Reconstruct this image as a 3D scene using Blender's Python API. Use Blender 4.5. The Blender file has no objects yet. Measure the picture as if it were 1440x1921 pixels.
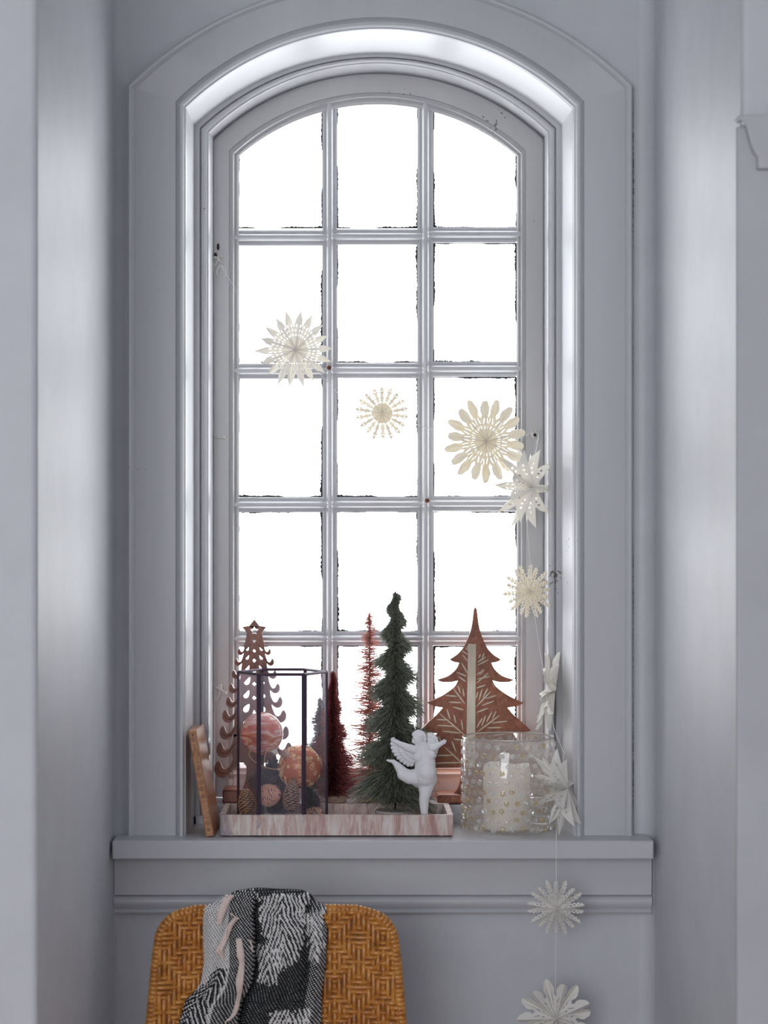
import bpy, bmesh, math, random
import numpy as np
from mathutils import Vector, Matrix
from mathutils.geometry import tessellate_polygon

PI = math.pi
random.seed(7)
rng = np.random.default_rng(7)
scene = bpy.context.scene
col = scene.collection

# ------------------------------------------------------------------ camera, sky, lights, exposure
CAM = (0.0, -3.7, 1.47)
F = 3700.0                      # focal length in pixels of a 1440 px wide frame
VX, VY = 646.0, 1013.0          # vanishing point of the depth direction
cam_d = bpy.data.cameras.new('camera')
cam = bpy.data.objects.new('camera', cam_d)
col.objects.link(cam)
cam.location = CAM
cam.rotation_euler = (PI / 2, 0, 0)
cam_d.sensor_fit = 'HORIZONTAL'
cam_d.sensor_width = 36
cam_d.lens = F / 1440 * 36
cam_d.shift_x = (720 - VX) / 1440
cam_d.shift_y = (VY - 960.5) / 1440
cam_d.clip_start = 0.05
cam_d.dof.use_dof = True
cam_d.dof.focus_distance = 3.80
cam_d.dof.aperture_fstop = 7.0
scene.camera = cam

world = bpy.data.worlds.new('overcast_sky')
scene.world = world
world.use_nodes = True
wb = world.node_tree.nodes['Background']
wb.inputs[0].default_value = (0.965, 0.98, 1.0, 1)
wb.inputs[1].default_value = 4.4

def area(name, loc, target, size, sizey, power, color):
    d = bpy.data.lights.new(name, 'AREA')
    d.shape = 'RECTANGLE'; d.size = size; d.size_y = sizey
    d.energy = power; d.color = color
    o = bpy.data.objects.new(name, d); col.objects.link(o)
    o.location = loc
    o.rotation_euler = (Vector(target) - Vector(loc)).to_track_quat('-Z', 'Y').to_euler()
    return o
# added area lamps as soft room fill; no other windows are built
area('room_fill', (-1.0, -5.85, 1.75), (0.1, 0, 1.15), 2.2, 1.7, 82, (0.94, 0.955, 1.0))
area('room_fill', (2.1, -3.6, 1.7), (-0.4, -0.4, 1.2), 1.4, 1.4, 5, (0.94, 0.95, 1.0))

vs = scene.view_settings
vs.view_transform = 'Standard'
vs.look = 'None'
vs.exposure = 0.22
vs.gamma = 1.0
vs.use_curve_mapping = False
scene.cycles.max_bounces = 10
scene.cycles.diffuse_bounces = 6
scene.cycles.transparent_max_bounces = 24
scene.cycles.use_denoising = True
scene.cycles.sample_clamp_indirect = 6

# ------------------------------------------------------------------ helpers
def SC(Y): return F / (Y - CAM[1])
def PX(px, Y): return (px - VX) / SC(Y)
def PZ(py, Y): return CAM[2] - (py - VY) / SC(Y)
def P(px, py, Y): return Vector((PX(px, Y), Y, PZ(py, Y)))

def setp(o, label=None, cat=None, group=None, kind=None):
    if label: o['label'] = label
    if cat: o['category'] = cat
    if group: o['group'] = group
    if kind: o['kind'] = kind
    return o

def thing(name, label, cat, loc=(0, 0, 0), group=None, kind=None):
    o = bpy.data.objects.new(name, None)
    o.empty_display_size = 0.05
    col.objects.link(o)
    o.location = loc
    return setp(o, label, cat, group, kind)

class MB:
    """collects geometry for ONE mesh object, in world coordinates"""
    def __init__(s): s.v = []; s.f = []
    def add(s, vs_, fs):
        b = len(s.v)
        s.v += [tuple(p) for p in vs_]
        s.f += [tuple(i + b for i in f) for f in fs]
    def box(s, x0, x1, y0, y1, z0, z1):
        s.add([(x, y, z) for z in (z0, z1) for y in (y0, y1) for x in (x0, x1)],
              [(0, 2, 3, 1), (4, 5, 7, 6), (0, 1, 5, 4), (2, 6, 7, 3), (0, 4, 6, 2), (1, 3, 7, 5)])
    def prism(s, loops, a0, a1, axis='y'):
        """2-D loops (outer, then holes) extruded along an axis"""
        def m(p, a):
            if axis == 'y': return (p[0], a, p[1])
            if axis == 'z': return (p[0], p[1], a)
            return (a, p[0], p[1])
        flat = [p for l in loops for p in l]
        tris = tessellate_polygon([[Vector((p[0], p[1], 0)) for p in l] for l in loops])
        n = len(flat)
        fs = [tuple(t) for t in tris] + [tuple(i + n for i in reversed(t)) for t in tris]
        b = 0
        for l in loops:
            k = len(l)
            fs += [(b + i, b + (i + 1) % k, b + (i + 1) % k + n, b + i + n) for i in range(k)]
            b += k
        s.add([m(p, a0) for p in flat] + [m(p, a1) for p in flat], fs)
    def tube(s, pts, r, n=6, closed=False, caps=True):
        pts = [Vector(p) for p in pts]
        k = len(pts)
        rr = r if isinstance(r, (list, tuple)) else [r] * k
        up = Vector((0.13, 0.31, 0.94)).normalized()
        rings = []
        prev = None
        for i in range(k):
            if closed: t = (pts[(i + 1) % k] - pts[i - 1])
            else: t = pts[min(i + 1, k - 1)] - pts[max(i - 1, 0)]
            if t.length < 1e-9: t = Vector((0, 0, 1))
            t.normalize()
            if prev is None:
                a = t.cross(up)
                if a.length < 0.1: a = t.cross(Vector((1, 0, 0)))
            else:
                a = prev - t * prev.dot(t)
                if a.length < 1e-6: a = t.cross(up)
            a.normalize(); prev = a
            b_ = t.cross(a)
            rings.append([pts[i] + (a * math.cos(2 * PI * j / n) + b_ * math.sin(2 * PI * j / n)) * rr[i] for j in range(n)])
        fs = []
        m = k if closed else k - 1
        for i in range(m):
            for j in range(n):
                i2 = (i + 1) % k
                fs.append((i * n + j, i * n + (j + 1) % n, i2 * n + (j + 1) % n, i2 * n + j))
        if caps and not closed:
            fs.append(tuple(reversed(range(n)))); fs.append(tuple((k - 1) * n + j for j in range(n)))
        s.add([p for rg in rings for p in rg], fs)
    def lathe(s, prof, c, n=32, closed=False):
        """profile of (radius, z) around the vertical through c"""
        vs_ = []
        for r, z in prof:
            for j in range(n):
                a = 2 * PI * j / n
                vs_.append((c[0] + r * math.cos(a), c[1] + r * math.sin(a), c[2] + z))
        fs = []
        m = len(prof)
        for i in range(m if closed else m - 1):
            i2 = (i + 1) % m
            for j in range(n):
                fs.append((i * n + j, i * n + (j + 1) % n, i2 * n + (j + 1) % n, i2 * n + j))
        if not closed:
            if prof[0][0] > 1e-5: fs.append(tuple(reversed(range(n))))
            if prof[-1][0] > 1e-5: fs.append(tuple((m - 1) * n + j for j in range(n)))
        s.add(vs_, fs)
    def grid(s, rows):
        k = len(rows[0])
        fs = [(i * k + j, i * k + j + 1, (i + 1) * k + j + 1, (i + 1) * k + j) for i in range(len(rows) - 1) for j in range(k - 1)]
        s.add([p for r in rows for p in r], fs)
    def ball(s, c, r, n=10, m=7, sq=(1, 1, 1)):
        rows = []
        for i in range(m + 1):
            th = PI * i / m
            rows.append([(c[0] + sq[0] * r * math.sin(th) * math.cos(2 * PI * j / n), c[1] + sq[1] * r * math.sin(th) * math.sin(2 * PI * j / n), c[2] + sq[2] * r * math.cos(th)) for j in range(n + 1)])
        s.grid(rows)

def build(name, mb, mat, parent=None, smooth=30, recalc=True, bevel=0, kind=None, label=None, solid=0, merge=0):
    me = bpy.data.meshes.new(name)
    me.from_pydata(mb.v, [], mb.f)
    if recalc or merge:
        b = bmesh.new(); b.from_mesh(me)
        if merge: bmesh.ops.remove_doubles(b, verts=b.verts, dist=merge)
        if recalc: bmesh.ops.recalc_face_normals(b, faces=b.faces)
        b.to_mesh(me); b.free()
    if smooth:
        me.polygons.foreach_set('use_smooth', [True] * len(me.polygons))
        me.set_sharp_from_angle(angle=math.radians(smooth))
    me.materials.append(mat)
    o = bpy.data.objects.new(name, me)
    col.objects.link(o)
    if parent is not None:
        o.parent = parent
        o.matrix_parent_inverse = Matrix.Translation(-Vector(parent.location)) if parent.parent is None else Matrix.Identity(4)
    if bevel:
        md = o.modifiers.new('bevel', 'BEVEL'); md.width = bevel; md.segments = 2; md.limit_method = 'ANGLE'
        md.angle_limit = math.radians(40); md.harden_normals = False
    if solid:
        md = o.modifiers.new('thickness', 'SOLIDIFY'); md.thickness = solid; md.offset = 0
    if kind: o['kind'] = kind
    if label: o['label'] = label
    return o

def raw_mesh(name, V, Fc, mat, parent, attr=None, kind=None):
    """fast path for many quads/tris of equal size from numpy arrays"""
    me = bpy.data.meshes.new(name)
    me.vertices.add(len(V)); me.vertices.foreach_set('co', V.astype(np.float32).ravel())
    k = Fc.shape[1]
    me.loops.add(Fc.size); me.loops.foreach_set('vertex_index', Fc.astype(np.int32).ravel())
    me.polygons.add(len(Fc)); me.polygons.foreach_set('loop_start', np.arange(0, Fc.size, k, dtype=np.int32))
    me.update(calc_edges=True)
    me.polygons.foreach_set('use_smooth', [True] * len(Fc))
    if attr is not None:
        a = me.attributes.new('tip', 'FLOAT', 'POINT'); a.data.foreach_set('value', attr.astype(np.float32))
    me.materials.append(mat)
    o = bpy.data.objects.new(name, me); col.objects.link(o)
    if parent is not None:
        o.parent = parent; o.matrix_parent_inverse = Matrix.Translation(-Vector(parent.location))
    if kind: o['kind'] = kind
    return o

# ------------------------------------------------------------------ materials
class NT:
    def __init__(s, name):
        s.m = bpy.data.materials.new(name); s.m.use_nodes = True
        s.t = s.m.node_tree; s.b = s.t.nodes['Principled BSDF']; s.out = s.t.nodes['Material Output']
    def n(s, typ, **kw):
        nd = s.t.nodes.new(typ)
        for k, v in kw.items():
            if k.startswith('_'): nd.inputs[int(k[1:])].default_value = v
            else: setattr(nd, k, v)
        return nd
    def l(s, a, b): s.t.links.new(a, b)
    def coord(s, kind='Object', scale=(1, 1, 1)):
        tc = s.n('ShaderNodeTexCoord'); mp = s.n('ShaderNodeMapping'); mp.inputs['Scale'].default_value = scale
        s.l(tc.outputs[kind], mp.inputs[0]); return mp.outputs[0]
    def noise(s, vec, scale, detail=4, rough=.5, dist=0):
        nd = s.n('ShaderNodeTexNoise'); nd.inputs['Scale'].default_value = scale; nd.inputs['Detail'].default_value = detail
        nd.inputs['Roughness'].default_value = rough; nd.inputs['Distortion'].default_value = dist
        s.l(vec, nd.inputs['Vector']); return nd.outputs[0]
    def ramp(s, fac, stops):
        r = s.n('ShaderNodeValToRGB'); e = r.color_ramp.elements
        while len(e) < len(stops): e.new(0.5)
        for i, (p_, c) in enumerate(stops):
            e[i].position = p_; e[i].color = (*c, 1)
        s.l(fac, r.inputs[0]); return r.outputs[0]
    def bump(s, h, strength, dist=0.001):
        b = s.n('ShaderNodeBump'); b.inputs['Strength'].default_value = strength; b.inputs['Distance'].default_value = dist
        s.l(h, b.inputs['Height']); s.l(b.outputs[0], s.b.inputs['Normal'])
    def mix(s, f, a, b):
        m = s.n('ShaderNodeMix', data_type='RGBA')
        s.l(f, m.inputs[0])
        for x, i in ((a, 6), (b, 7)):
            if isinstance(x, tuple): m.inputs[i].default_value = (*x, 1)
            else: s.l(x, m.inputs[i])
        return m.outputs[2]

def paint(name, c, rough=.4, streak=(1, 1, 1), amp=.035, chips=0.0, bump=.15, nscale=30):
    t = NT(name)
    v = t.coord('Object', streak)
    n1 = t.noise(v, 7, 5, .6)
    lo = tuple(x * (1 - amp * 2) for x in c); hi = tuple(min(1, x * (1 + amp)) for x in c)
    colr = t.ramp(n1, [(.3, lo), (.7, hi)])
    if chips:
        n2 = t.noise(t.coord('Object'), 130, 2, .5)
        n3 = t.noise(t.coord('Object'), 6, 2, .5)
        mm = t.n('ShaderNodeMath', operation='MULTIPLY'); t.l(n2, mm.inputs[0]); t.l(n3, mm.inputs[1])
        cf = t.ramp(mm.outputs[0], [(.515 - chips * .03, (0, 0, 0)), (.53 - chips * .03, (1, 1, 1))])
        colr = t.mix(cf, colr, (.16, .14, .13))
    t.l(colr, t.b.inputs['Base Color'])
    t.b.inputs['Roughness'].default_value = rough
    t.b.inputs['Specular IOR Level'].default_value = .5
    n4 = t.noise(v, nscale, 4, .6)
    t.bump(n4, bump, .002)
    return t.m

def plain(name, c, rough=.5, metal=0, **kw):
    t = NT(name)
    t.b.inputs['Base Color'].default_value = (*c, 1)
    t.b.inputs['Roughness'].default_value = rough
    t.b.inputs['Metallic'].default_value = metal
    for k, v in kw.items(): t.b.inputs[k.replace('_', ' ')].default_value = v
    return t

M = {}
M['panel'] = paint('shaded_panel_paint', (.52, .53, .56), .45, (1, 1, 1), .03, 0, .2, 16)  # darker than the plaster: backlit shade on the pier is put into this colour
M['plaster'] = paint('plaster', (.60, .612, .648), .45, (1, 1, 1), .03, 0, .32, 16)
M['wood_paint'] = paint('painted_joinery', (.60, .607, .635), .36, (1, 1, .12), .03, .5, .10, 40)
M['wood_paint_h'] = paint('painted_joinery_level', (.60, .607, .635), .36, (.1, 1, 1), .03, .5, .16, 40)
M['lining'] = paint('painted_lining', (.72, .725, .76), .32, (.2, 1, .2), .03, .4, .12, 40)
M['sash'] = paint('sash_paint', (.53, .53, .535), .34, (1, 1, .2), .04, 1.2, .15, 50)
M['bar'] = paint('glazing_bar_paint', (.53, .533, .555), .28, (1, 1, 1), .04, 1.0, .15, 50)
M['rail'] = paint('warm_bounce_paint', (.82, .74, .69), .4, (.15, 1, 1), .05, .8, .12, 50)  # warm bounce from the wooden trees and tray is mixed into this paint
M['floor'] = paint('floor_boards', (.42, .36, .32), .5, (1, .1, 1), .12, 0, .1, 20)
M['putty'] = plain('old_putty', (.035, .033, .035), .8).m
M['white_metal'] = plain('white_painted_metal', (.72, .71, .68), .3).m
M['dark_hole'] = plain('dark_metal', (.03, .02, .02), .7).m

def clearglass(name, tint=(1, 1, 1), gloss=.05, rough=.01, haze=0.0, hcol=(.8, .8, .85), ior=1.45, gain=1.0):
    t = NT(name)
    tr = t.n('ShaderNodeBsdfTransparent'); tr.inputs[0].default_value = (*tint, 1)
    gl = t.n('ShaderNodeBsdfGlossy'); gl.inputs['Roughness'].default_value = rough
    gl.inputs[0].default_value = (1, 1, 1, 1)
    fr = t.n('ShaderNodeFresnel'); fr.inputs[0].default_value = ior
    mu = t.n('ShaderNodeMath', operation='MULTIPLY_ADD'); mu.inputs[1].default_value = gain; mu.inputs[2].default_value = gloss
    mu.use_clamp = True
    t.l(fr.outputs[0], mu.inputs[0])
    ge = t.n('ShaderNodeNewGeometry')
    inv = t.n('ShaderNodeMath', operation='SUBTRACT'); inv.inputs[0].default_value = 1; t.l(ge.outputs['Backfacing'], inv.inputs[1])
    m5 = t.n('ShaderNodeMath', operation='MULTIPLY'); t.l(mu.outputs[0], m5.inputs[0]); t.l(inv.outputs[0], m5.inputs[1])
    mu = m5
    mx = t.n('ShaderNodeMixShader'); t.l(mu.outputs[0], mx.inputs[0]); t.l(tr.outputs[0], mx.inputs[1]); t.l(gl.outputs[0], mx.inputs[2])
    last = mx.outputs[0]
    if haze:
        df = t.n('ShaderNodeBsdfDiffuse'); df.inputs[0].default_value = (*hcol, 1)
        tl = t.n('ShaderNodeBsdfTranslucent'); tl.inputs[0].default_value = (*hcol, 1)
        m3 = t.n('ShaderNodeMixShader'); m3.inputs[0].default_value = .5; t.l(df.outputs[0], m3.inputs[1]); t.l(tl.outputs[0], m3.inputs[2])
        nz = t.noise(t.coord('Object'), 14, 4, .6)
        hz = t.n('ShaderNodeMapRange'); hz.inputs[1].default_value = .3; hz.inputs[2].default_value = .75
        hz.inputs[3].default_value = haze * .6; hz.inputs[4].default_value = haze * 1.4
        t.l(nz, hz.inputs[0])
        m2 = t.n('ShaderNodeMixShader'); t.l(hz.outputs[0], m2.inputs[0]); t.l(last, m2.inputs[1]); t.l(m3.outputs[0], m2.inputs[2])
        last = m2.outputs[0]
    t.l(last, t.out.inputs[0])
    t.t.nodes.remove(t.b)
    return t.m
M['pane'] = clearglass('window_glass', (.985, .99, .99), .0)
M['lantern_glass'] = clearglass('hazed_lantern_glass', (.985, .98, .99), .01, .02, .052, (.80, .78, .88))  # purple-grey diffuse haze mixed in to stand for reflections on the panes
M['holder_glass'] = clearglass('holder_glass', (.985, .98, .97), .02, .03, .15, (.95, .93, .90))

def woody(name, c1, c2, c3, rough=.35, scale=(1, 1, .15), sc=45):
    t = NT(name)
    v = t.coord('Object', scale)
    n1 = t.noise(v, sc, 6, .65, 1.5)
    n2 = t.noise(t.coord('Object'), 9, 3, .5)
    c = t.ramp(n1, [(.3, c1), (.55, c2), (.75, c3)])
    d = t.ramp(n2, [(.35, (.55, .5, .5)), (.65, (1, 1, 1))])
    mm = t.n('ShaderNodeMix', data_type='RGBA', blend_type='MULTIPLY'); mm.inputs[0].default_value = .7
    t.l(c, mm.inputs[6]); t.l(d, mm.inputs[7])
    t.l(mm.outputs[2], t.b.inputs['Base Color'])
    t.b.inputs['Roughness'].default_value = rough
    t.bump(n1, .25, .001)
    return t.m
M['mahogany'] = woody('carved_mahogany', (.09, .022, .012), (.26, .065, .03), (.42, .15, .075), .33)
M['redwood'] = woody('stained_red_wood', (.20, .06, .028), (.37, .125, .06), (.52, .23, .14), .36, (1, 1, .6), 75)
M['pale_wood'] = woody('pale_inlay', (.72, .63, .48), (.84, .77, .62), (.88, .83, .70), .5)
M['base_wood'] = woody('pale_base_wood', (.62, .44, .33), (.74, .56, .44), (.80, .64, .52), .5, (1, 1, 1), 20)
M['grey_base'] = woody('grey_base_wood', (.52, .47, .45), (.62, .57, .54), (.70, .66, .62), .5, (1, 1, 1), 20)

def marble():
    t = NT('pink_marble')
    v = t.coord('Object', (1, 1, .16))
    n1 = t.noise(v, 62, 9, .72, .9)
    n2 = t.noise(t.coord('Object', (1, 1, .35)), 16, 6, .6, 1.2)
    c = t.ramp(n1, [(.30, (.36, .17, .15)), (.43, (.52, .34, .30)), (.53, (.66, .55, .50)), (.64, (.76, .71, .67)), (.8, (.62, .50, .46))])
    f = t.ramp(n2, [(.33, (1, 1, 1)), (.40, (0, 0, 0))])
    c = t.mix(f, c, (.30, .26, .28))
    t.l(c, t.b.inputs['Base Color'])
    t.b.inputs['Roughness'].default_value = .38
    t.bump(n1, .08, .001)
    return t.m
M['marble'] = marble()

def paper(name, c=(.88, .86, .80)):
    t = NT(name)
    t.b.inputs['Base Color'].default_value = (*c, 1); t.b.inputs['Roughness'].default_value = .8
    tl = t.n('ShaderNodeBsdfTranslucent'); tl.inputs[0].default_value = (c[0], c[1] * .97, c[2] * .9, 1)
    mx = t.n('ShaderNodeMixShader'); mx.inputs[0].default_value = .27
    t.l(t.b.outputs[0], mx.inputs[1]); t.l(tl.outputs[0], mx.inputs[2]); t.l(mx.outputs[0], t.out.inputs[0])
    return t.m
M['paper'] = paper('white_paper', (.94, .93, .90))
M['cream_paper'] = paper('cream_paper', (.93, .90, .82))
M['cord'] = plain('white_cord', (.85, .84, .82), .7).m

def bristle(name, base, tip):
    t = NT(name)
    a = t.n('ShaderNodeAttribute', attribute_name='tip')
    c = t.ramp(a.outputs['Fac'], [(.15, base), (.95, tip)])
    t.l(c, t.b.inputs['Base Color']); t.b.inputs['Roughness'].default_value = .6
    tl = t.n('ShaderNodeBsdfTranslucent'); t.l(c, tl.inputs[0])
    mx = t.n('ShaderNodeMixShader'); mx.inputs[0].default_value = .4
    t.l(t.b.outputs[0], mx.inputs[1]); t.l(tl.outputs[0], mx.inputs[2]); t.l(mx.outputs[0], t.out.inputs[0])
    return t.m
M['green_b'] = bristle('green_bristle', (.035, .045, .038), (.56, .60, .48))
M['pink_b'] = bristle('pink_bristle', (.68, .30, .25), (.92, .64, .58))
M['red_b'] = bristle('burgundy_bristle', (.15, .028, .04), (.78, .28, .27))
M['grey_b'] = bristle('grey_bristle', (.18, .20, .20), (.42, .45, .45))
M['dark_wire'] = plain('dark_wire', (.05, .045, .04), .5, .6).m
M['pink_wire'] = plain('pink_wire', (.45, .14, .11), .5).m
M['lead'] = plain('dark_bronze_frame', (.075, .05, .075), .38, .55).m
M['plaster_white'] = paint('white_plaster_cast', (.86, .86, .88), .6, (1, 1, 1), .02, 0, .25, 120)
M['wax'] = plain('cream_wax', (.86, .80, .72), .5, 0, Subsurface_Weight=.2).m
M['wick'] = plain('wick', (.08, .06, .05), .9).m
M['cone_brown'] = plain('cone_brown', (.50, .29, .20), .5).m
M['cone_pink'] = plain('cone_pink', (.72, .40, .30), .5).m
M['cone_gold'] = plain('cone_gold', (.52, .31, .17), .45, .1).m
M['cone_dark'] = plain('cone_dark', (.06, .055, .07), .45).m
M['gold'] = plain('gold_trim', (.90, .68, .38), .4, .3).m
M['silver'] = plain('aged_silver', (.60, .58, .54), .3, .8).m
def rattan():
    t = NT('honey_rattan')
    n1 = t.noise(t.coord('Object'), 60, 5, .6)
    n2 = t.noise(t.coord('Object'), 8, 2, .5)
    c = t.ramp(n1, [(.3, (.34, .12, .02)), (.5, (.58, .24, .045)), (.72, (.74, .37, .09))])
    d = t.ramp(n2, [(.3, (.72, .62, .55)), (.7, (1, 1, 1))])
    mm = t.n('ShaderNodeMix', data_type='RGBA', blend_type='MULTIPLY'); mm.inputs[0].default_value = .8
    t.l(c, mm.inputs[6]); t.l(d, mm.inputs[7]); t.l(mm.outputs[2], t.b.inputs['Base Color'])
    t.b.inputs['Roughness'].default_value = .22
    t.bump(n1, .2, .001)
    return t.m
M['rattan'] = rattan()
M['rattan_dark'] = plain('dark_cane_backing', (.13, .05, .015), .6).m

# ------------------------------------------------------------------ window surround sections
Z0 = 0.916      # top of the sill board
ZL = 0.952      # top of the ledge under the sash
NA = 44
def section(L, R, spr, top, Y, zb=Z0):
    """loop as world points: left foot, left spring, arch, right spring, right foot. L/R/spr/top in photo pixels at depth Y"""
    xl, xr, zs, zt = PX(L, Y), PX(R, Y), PZ(spr, Y), PZ(top, Y)
    h = (xr - xl) / 2; r = zt - zs; Rr = (h * h + r * r) / (2 * r)
    cx = (xl + xr) / 2; cz = zt - Rr
    a0 = math.asin(min(1, h / Rr))
    arc = [Vector((cx + Rr * math.sin(-a0 + 2 * a0 * i / NA), Y, cz + Rr * math.cos(-a0 + 2 * a0 * i / NA))) for i in range(NA + 1)]
    return [Vector((xl, Y, zb)), arc[0]], arc, [arc[-1], Vector((xr, Y, zb))]

def loft(sections, which, gap=0.0):
    mb = MB()
    rows = [s[which] for s in sections]
    mb.grid(rows)
    return mb

def surround(parent, names, secs, mat):
    ss = [section(*s) for s in secs]
    for w, nm in zip((0, 1, 2), names):
        build(nm, loft(ss, w), mat, parent, smooth=28, recalc=False)

Yw = .022
# casing around the opening
casing = thing('trim_1', 'pale grey painted arched casing framing the window opening', None, (0.065, 0, Z0), kind='structure')
cas = [(239, 1186, 159, -37, .030), (239, 1186, 159, -37, -.003), (242, 1183, 161, -34, -.007), (247, 1178, 163, -30, -.007),
       (250, 1175, 165, -27, -.003), (251.5, 1173.5, 165, -26, -.002), (253, 1172, 166, -24, .001), (255, 1170, 166, -22, 0),
       (329, 1096, 190, 32, 0), (330.5, 1094.5, 190.5, 33.5, .002), (332, 1093, 191, 35, -.002), (334, 1091, 192, 37, -.008),
       (338, 1087, 194.5, 41, -.012), (342, 1083, 197, 46, -.012), (345, 1080, 199, 50, -.008), (346.5, 1078.5, 200, 52, -.004),
       (348, 1077, 202, 54, -.004), (350, 1073, 205, 56, 0.004)]
surround(casing, ('casing_stile', 'casing_head', 'casing_stile'), cas, M['wood_paint'])
mb = MB()
for px_e, sg in ((239, -1), (1186, 1)):
    xx = PX(px_e, Yw)
    ragged_args = ((xx, Yw - .0012, Z0 + .002), (xx, Yw - .0012, PZ(165, Yw)), (sg, 0, 0))
    A, B, I_ = (Vector(q_) for q_ in ragged_args)
    n_ = 420; ph_ = random.random() * 9; vv = []
    for i in range(n_ + 1):
        t_ = i / n_; b_ = max(0, math.sin(t_ * 9 + ph_) * .5 + math.sin(t_ * 23 + ph_) * .4 + .25)
        w_ = .0003 + b_ * .0022 * random.uniform(.2, 1); q_ = A.lerp(B, t_)
        vv += [q_ - I_ * .001, q_ + I_ * w_]
    mb.add(vv, [(2 * i, 2 * i + 1, 2 * i + 3, 2 * i + 2) for i in range(n_)])
build('caulk_crack', mb, plain('dirty_crack', (.13, .115, .11), .9).m, casing, smooth=0, recalc=False, kind='stuff')
# bright lining boards of the reveal
lining = thing('trim_2', 'smooth pale lining boards inside the window reveal', None, (0.065, .08, Z0), kind='structure')
lin = [(350, 1073, 205, 56, .004), (364, 1052, 236, 101, .150)]
surround(lining, ('lining_side', 'lining_head', 'lining_side'), lin, M['lining'])

win = thing('window_1', 'arched casement window of fifteen small panes in old peeling white paint', None, (0.07, .25, ZL), kind='structure')
frm = [(364, 1052, 236, 101, .150), (374, 1043, 240, 107, .150), (376, 1041, 241, 108, .156), (378, 1039, 242, 110, .150), (383, 1035, 244, 113, .148),
       (387, 1031, 246, 116, .152), (388.5, 1030, 247, 117.5, .160), (391, 1028, 249, 119, .160), (393.5, 1026, 250, 121, .166), (400.5, 1019.5, 259, 138, .252), (400.5, 1019.5, 259, 138, .292), (418, 1000, 272, 158, .292)]
frm = [(*f, Z0) for f in frm]
surround(win, ('frame_side', 'frame_head', 'frame_side'), frm, M['bar'])

# sash: stiles, arched top rail, bottom rail with a moulded edge
YS = .250
sash = [(403, 1017, 263, 140, .290), (403, 1017, 263, 140, YS), (429, 986, 282, 173, YS), (430.5, 984.5, 283, 175, YS + .004), (433, 982, 285, 177, YS + .003),
        (437, 978.5, 288, 181, YS - .001), (440, 976, 290, 184, YS + .006), (442, 974, 291, 187, YS + .008), (444, 972, 292, 190, YS + .006), (448, 969, 293, 196, YS + .0095), (448.5, 968.5, 293.5, 197, YS + .034)]
ZS = ZL + .003
ss = [section(*s, ZS) for s in sash]
def cut(seg, which): return seg
build('stile', loft(ss, 0), M['sash'], win, smooth=28, recalc=False)
build('top_rail', loft(ss, 1), M['sash'], win, smooth=28, recalc=False)
build('stile', loft(ss, 2), M['sash'], win, smooth=28, recalc=False)
xa, xb = PX(440, YS), PX(977, YS)
mb = MB()
prof = [(1499, .29), (1499, YS + .004), (1497, YS), (1462, YS), (1460, YS + .005), (1458, YS + .004), (1452, YS - .001), (1447, YS + .006), (1444, YS + .008), (1442, YS + .006), (1437, YS + .020), (1436, YS + .034)]
rows = []
for x in (xa - .012, xb + .012):
    rows.append([Vector((x, y, PZ(p, YS))) for p, y in prof])
mb.grid(rows)
build('bottom_rail', mb, M['rail'], win, smooth=28, recalc=False)

# glazing bars
GX = [(448.5, 604.5), (632, 783.5), (813, 968.5)]
GY = [(None, 428), (457, 680), (708, 932), (960, 1185), (1212, 1437)]
def barprof(w, tilt=0):
    """half-round bar with side beads: (across, depth)"""
    h = w / 2
    return [(-h, .030), (-h, .0125), (-h * .72, .010), (-h * .62, .011), (-h * .50, .011), (-h * .40, .004), (-h * .22, .0005), (0, 0), (h * .22, .0005), (h * .40, .004), (h * .50, .011), (h * .62, .011), (h * .72, .010), (h, .0125), (h, .030)]
YB = YS + .003
def archtop(px):
    """z of the glass opening's arch at px"""
    arc = section(*sash[-1], ZS)[1]
    x = PX(px, YS + .034)
    for a, b in zip(arc, arc[1:]):
        if a.x <= x <= b.x: return a.z + (b.z - a.z) * (x - a.x) / (b.x - a.x)
    return arc[0].z
for (l, r) in ((604.5, 632), (783.5, 813)):
    mb = MB(); cx = PX((l + r) / 2, YB); w = (r - l) / SC(YB)
    zt = archtop((l + r) / 2) + .012; zb = PZ(1440, YB)
    mb.grid([[(cx + a, YB + d, z) for a, d in barprof(w)] for z in (zb, zt)])
    build('glazing_bar', mb, M['bar'], win, smooth=28, recalc=False)
for k in range(4):
    t_, b_ = GY[k][1], GY[k + 1][0]
    for j, (l, r) in enumerate(GX):
        mb = MB(); dy = (2, 0, -4)[j] * (1 - k * .3)
        cz = PZ((t_ + b_) / 2 + dy, YB); h = (b_ - t_) / SC(YB)
        x0, x1 = PX(l, YB) , PX(r, YB)
        def ends(a):   # mitre towards the neighbours
            return max(0, 1 - abs(a) / (h / 2)) * .011
        mb.grid([[(x0 - ends(a), YB + d + .0006, cz - a) for a, d in barprof(h)], [(x1 + ends(a), YB + d + .0006, cz - a) for a, d in barprof(h)]])
        build('glazing_bar', mb, M['bar'], win, smooth=28, recalc=False)

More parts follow.
